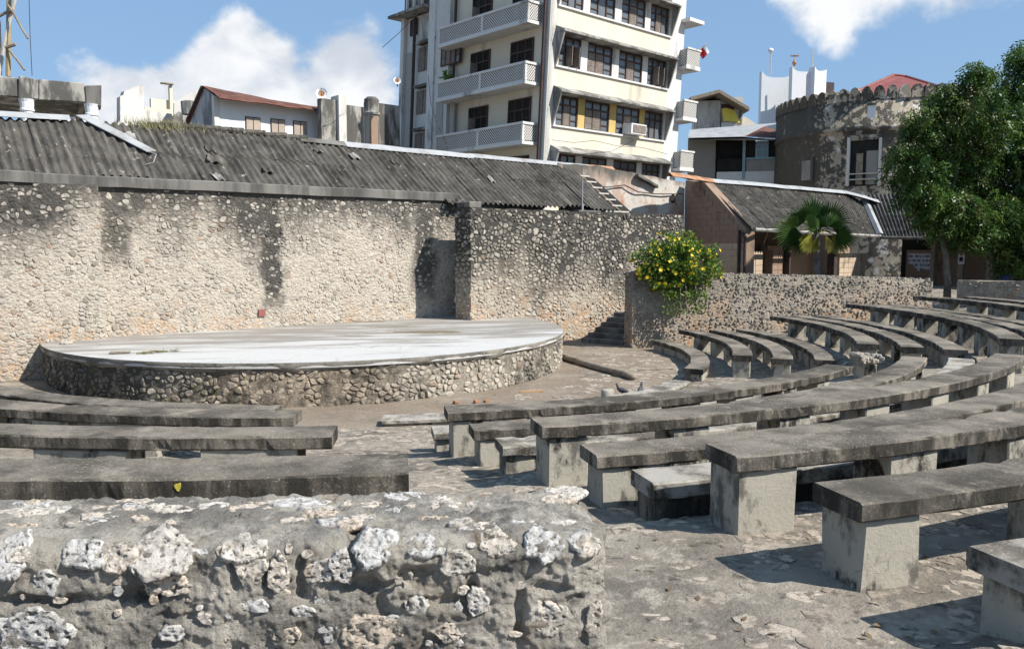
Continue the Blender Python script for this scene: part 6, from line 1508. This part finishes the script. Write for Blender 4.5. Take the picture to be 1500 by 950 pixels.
p = atz(160, 518, .81); mb = MB(); mb.cbox(p, (.34, .10, 0), (-.02, .1, 0), (0, 0, .03), .005, .004); tag(mb.build('board_scrap', M['wood']), 'brown scrap of board lying on the stage edge', 'board')
fr_ = thing('palm_frond_litter', atz(228, 516, .8), 'dried palm frond lying on the whitewashed stage edge', 'frond'); a_, b_ = atz(200, 517, .82), atz(256, 513, .82); mb = MB(); mb.tube([a_, (a_ + b_) / 2 + [0, 0, .02], b_], [.02, .014, .006], 6); mb.build('stalk', M['weed'], fr_); mb = MB()
for k in range(46):
    t = random.random(); b = a_ + (b_ - a_) * t; d = (b_ - a_) * .16 + rng.normal(0, .09, 3) * [1, 1, .25]; mb.add([b, b + d * .5 + [.0, .012, .01], b + d, b + d * .5 - [0, .012, 0]], [(0, 1, 2, 3)], random.random())
mb.build('leaflets', M['weed'], fr_)
p = atz(97, 504, .8); v_, f_ = blob_stone(.14, .10, .07, 31.0); mb = MB(); mb.add(p + v_ + [0, 0, .03], f_, .2); tag(mb.build('loose_stone', M['stone'], None, True), 'loose pale stone at the stage rim by the wall', 'stone')
p = onto(950, 503); mb = MB(); mb.cbox(p + [-.2, .1, -.02], (.42, .1, 0), (-.08, .3, 0), (.05, 0, .28), .03, .02); tag(mb.build('stone_block', M['stone_screen']), 'tilted pale stone block against the low wall pier foot', 'stone')
p = onto(766, 676); mb = MB(); G = np.array([[p + [x_ * .16 - .08, y_ * .09, .02 + .02 * nz(x_ * 3, y_ * 3, 1, 2, 3)] for x_ in np.linspace(0, 1.6, 9)] for y_ in np.linspace(0, 1, 5)]); mb.grid(G); tag(mb.build('red_rag', simple('red_cloth', (.38, .05, .06), (.30, .04, .05), 9), None, True), 'crumpled red rag under the benches by the gangway', 'rag')
LM = simple('dead_leaf', (.13, .085, .05), (.20, .145, .085), 9)
lv = MB()
for k in range(150):
    px, py = random.choice([(random.uniform(450, 900), random.uniform(570, 612)), (random.uniform(830, 1010), random.uniform(515, 590)), (random.uniform(900, 1480), random.uniform(700, 940))]); p = onto(px, py) + [0, 0, .012]; q = random.uniform(0, 6.28); s_ = random.uniform(.015, .04); u_ = np.array([math.cos(q), math.sin(q), random.uniform(-.2, .3)]) * s_; v_ = np.array([-math.sin(q), math.cos(q), random.uniform(-.2, .2)]) * s_ * .45; lv.add([p - u_, p + v_, p + u_, p - v_], [(0, 1, 2, 3)], random.random())
o = lv.build('leaf_litter', LM); o['kind'] = 'stuff'; o['label'] = 'scattered brown leaf litter on the floor'

def cable(pts, Y, label, r=.018):
    mb = MB(); mb.tube([aty(x_, y_, Y) for x_, y_ in pts], r, 5); tag(mb.build('cable', M['pipe']), label, 'cable')
cable([(627, 110), (631, 150), (640, 180), (652, 205), (656, 222)], 40.5, 'black cable drooping down the apartment block pilaster')
cable([(808, 205), (840, 209), (870, 206), (905, 214), (940, 216), (978, 226)], 39.0, 'thin cable sagging across the lowest cream band of the apartment block', .012)
cable([(840, 232), (850, 226), (895, 222), (930, 205)], 38.5, 'thin cable rising from the plaster wall to the apartment windows', .012)
cable([(560, 70), (585, 48), (610, 22), (628, 4)], 41.0, 'pale cable running up to the apartment wing eave', .015)
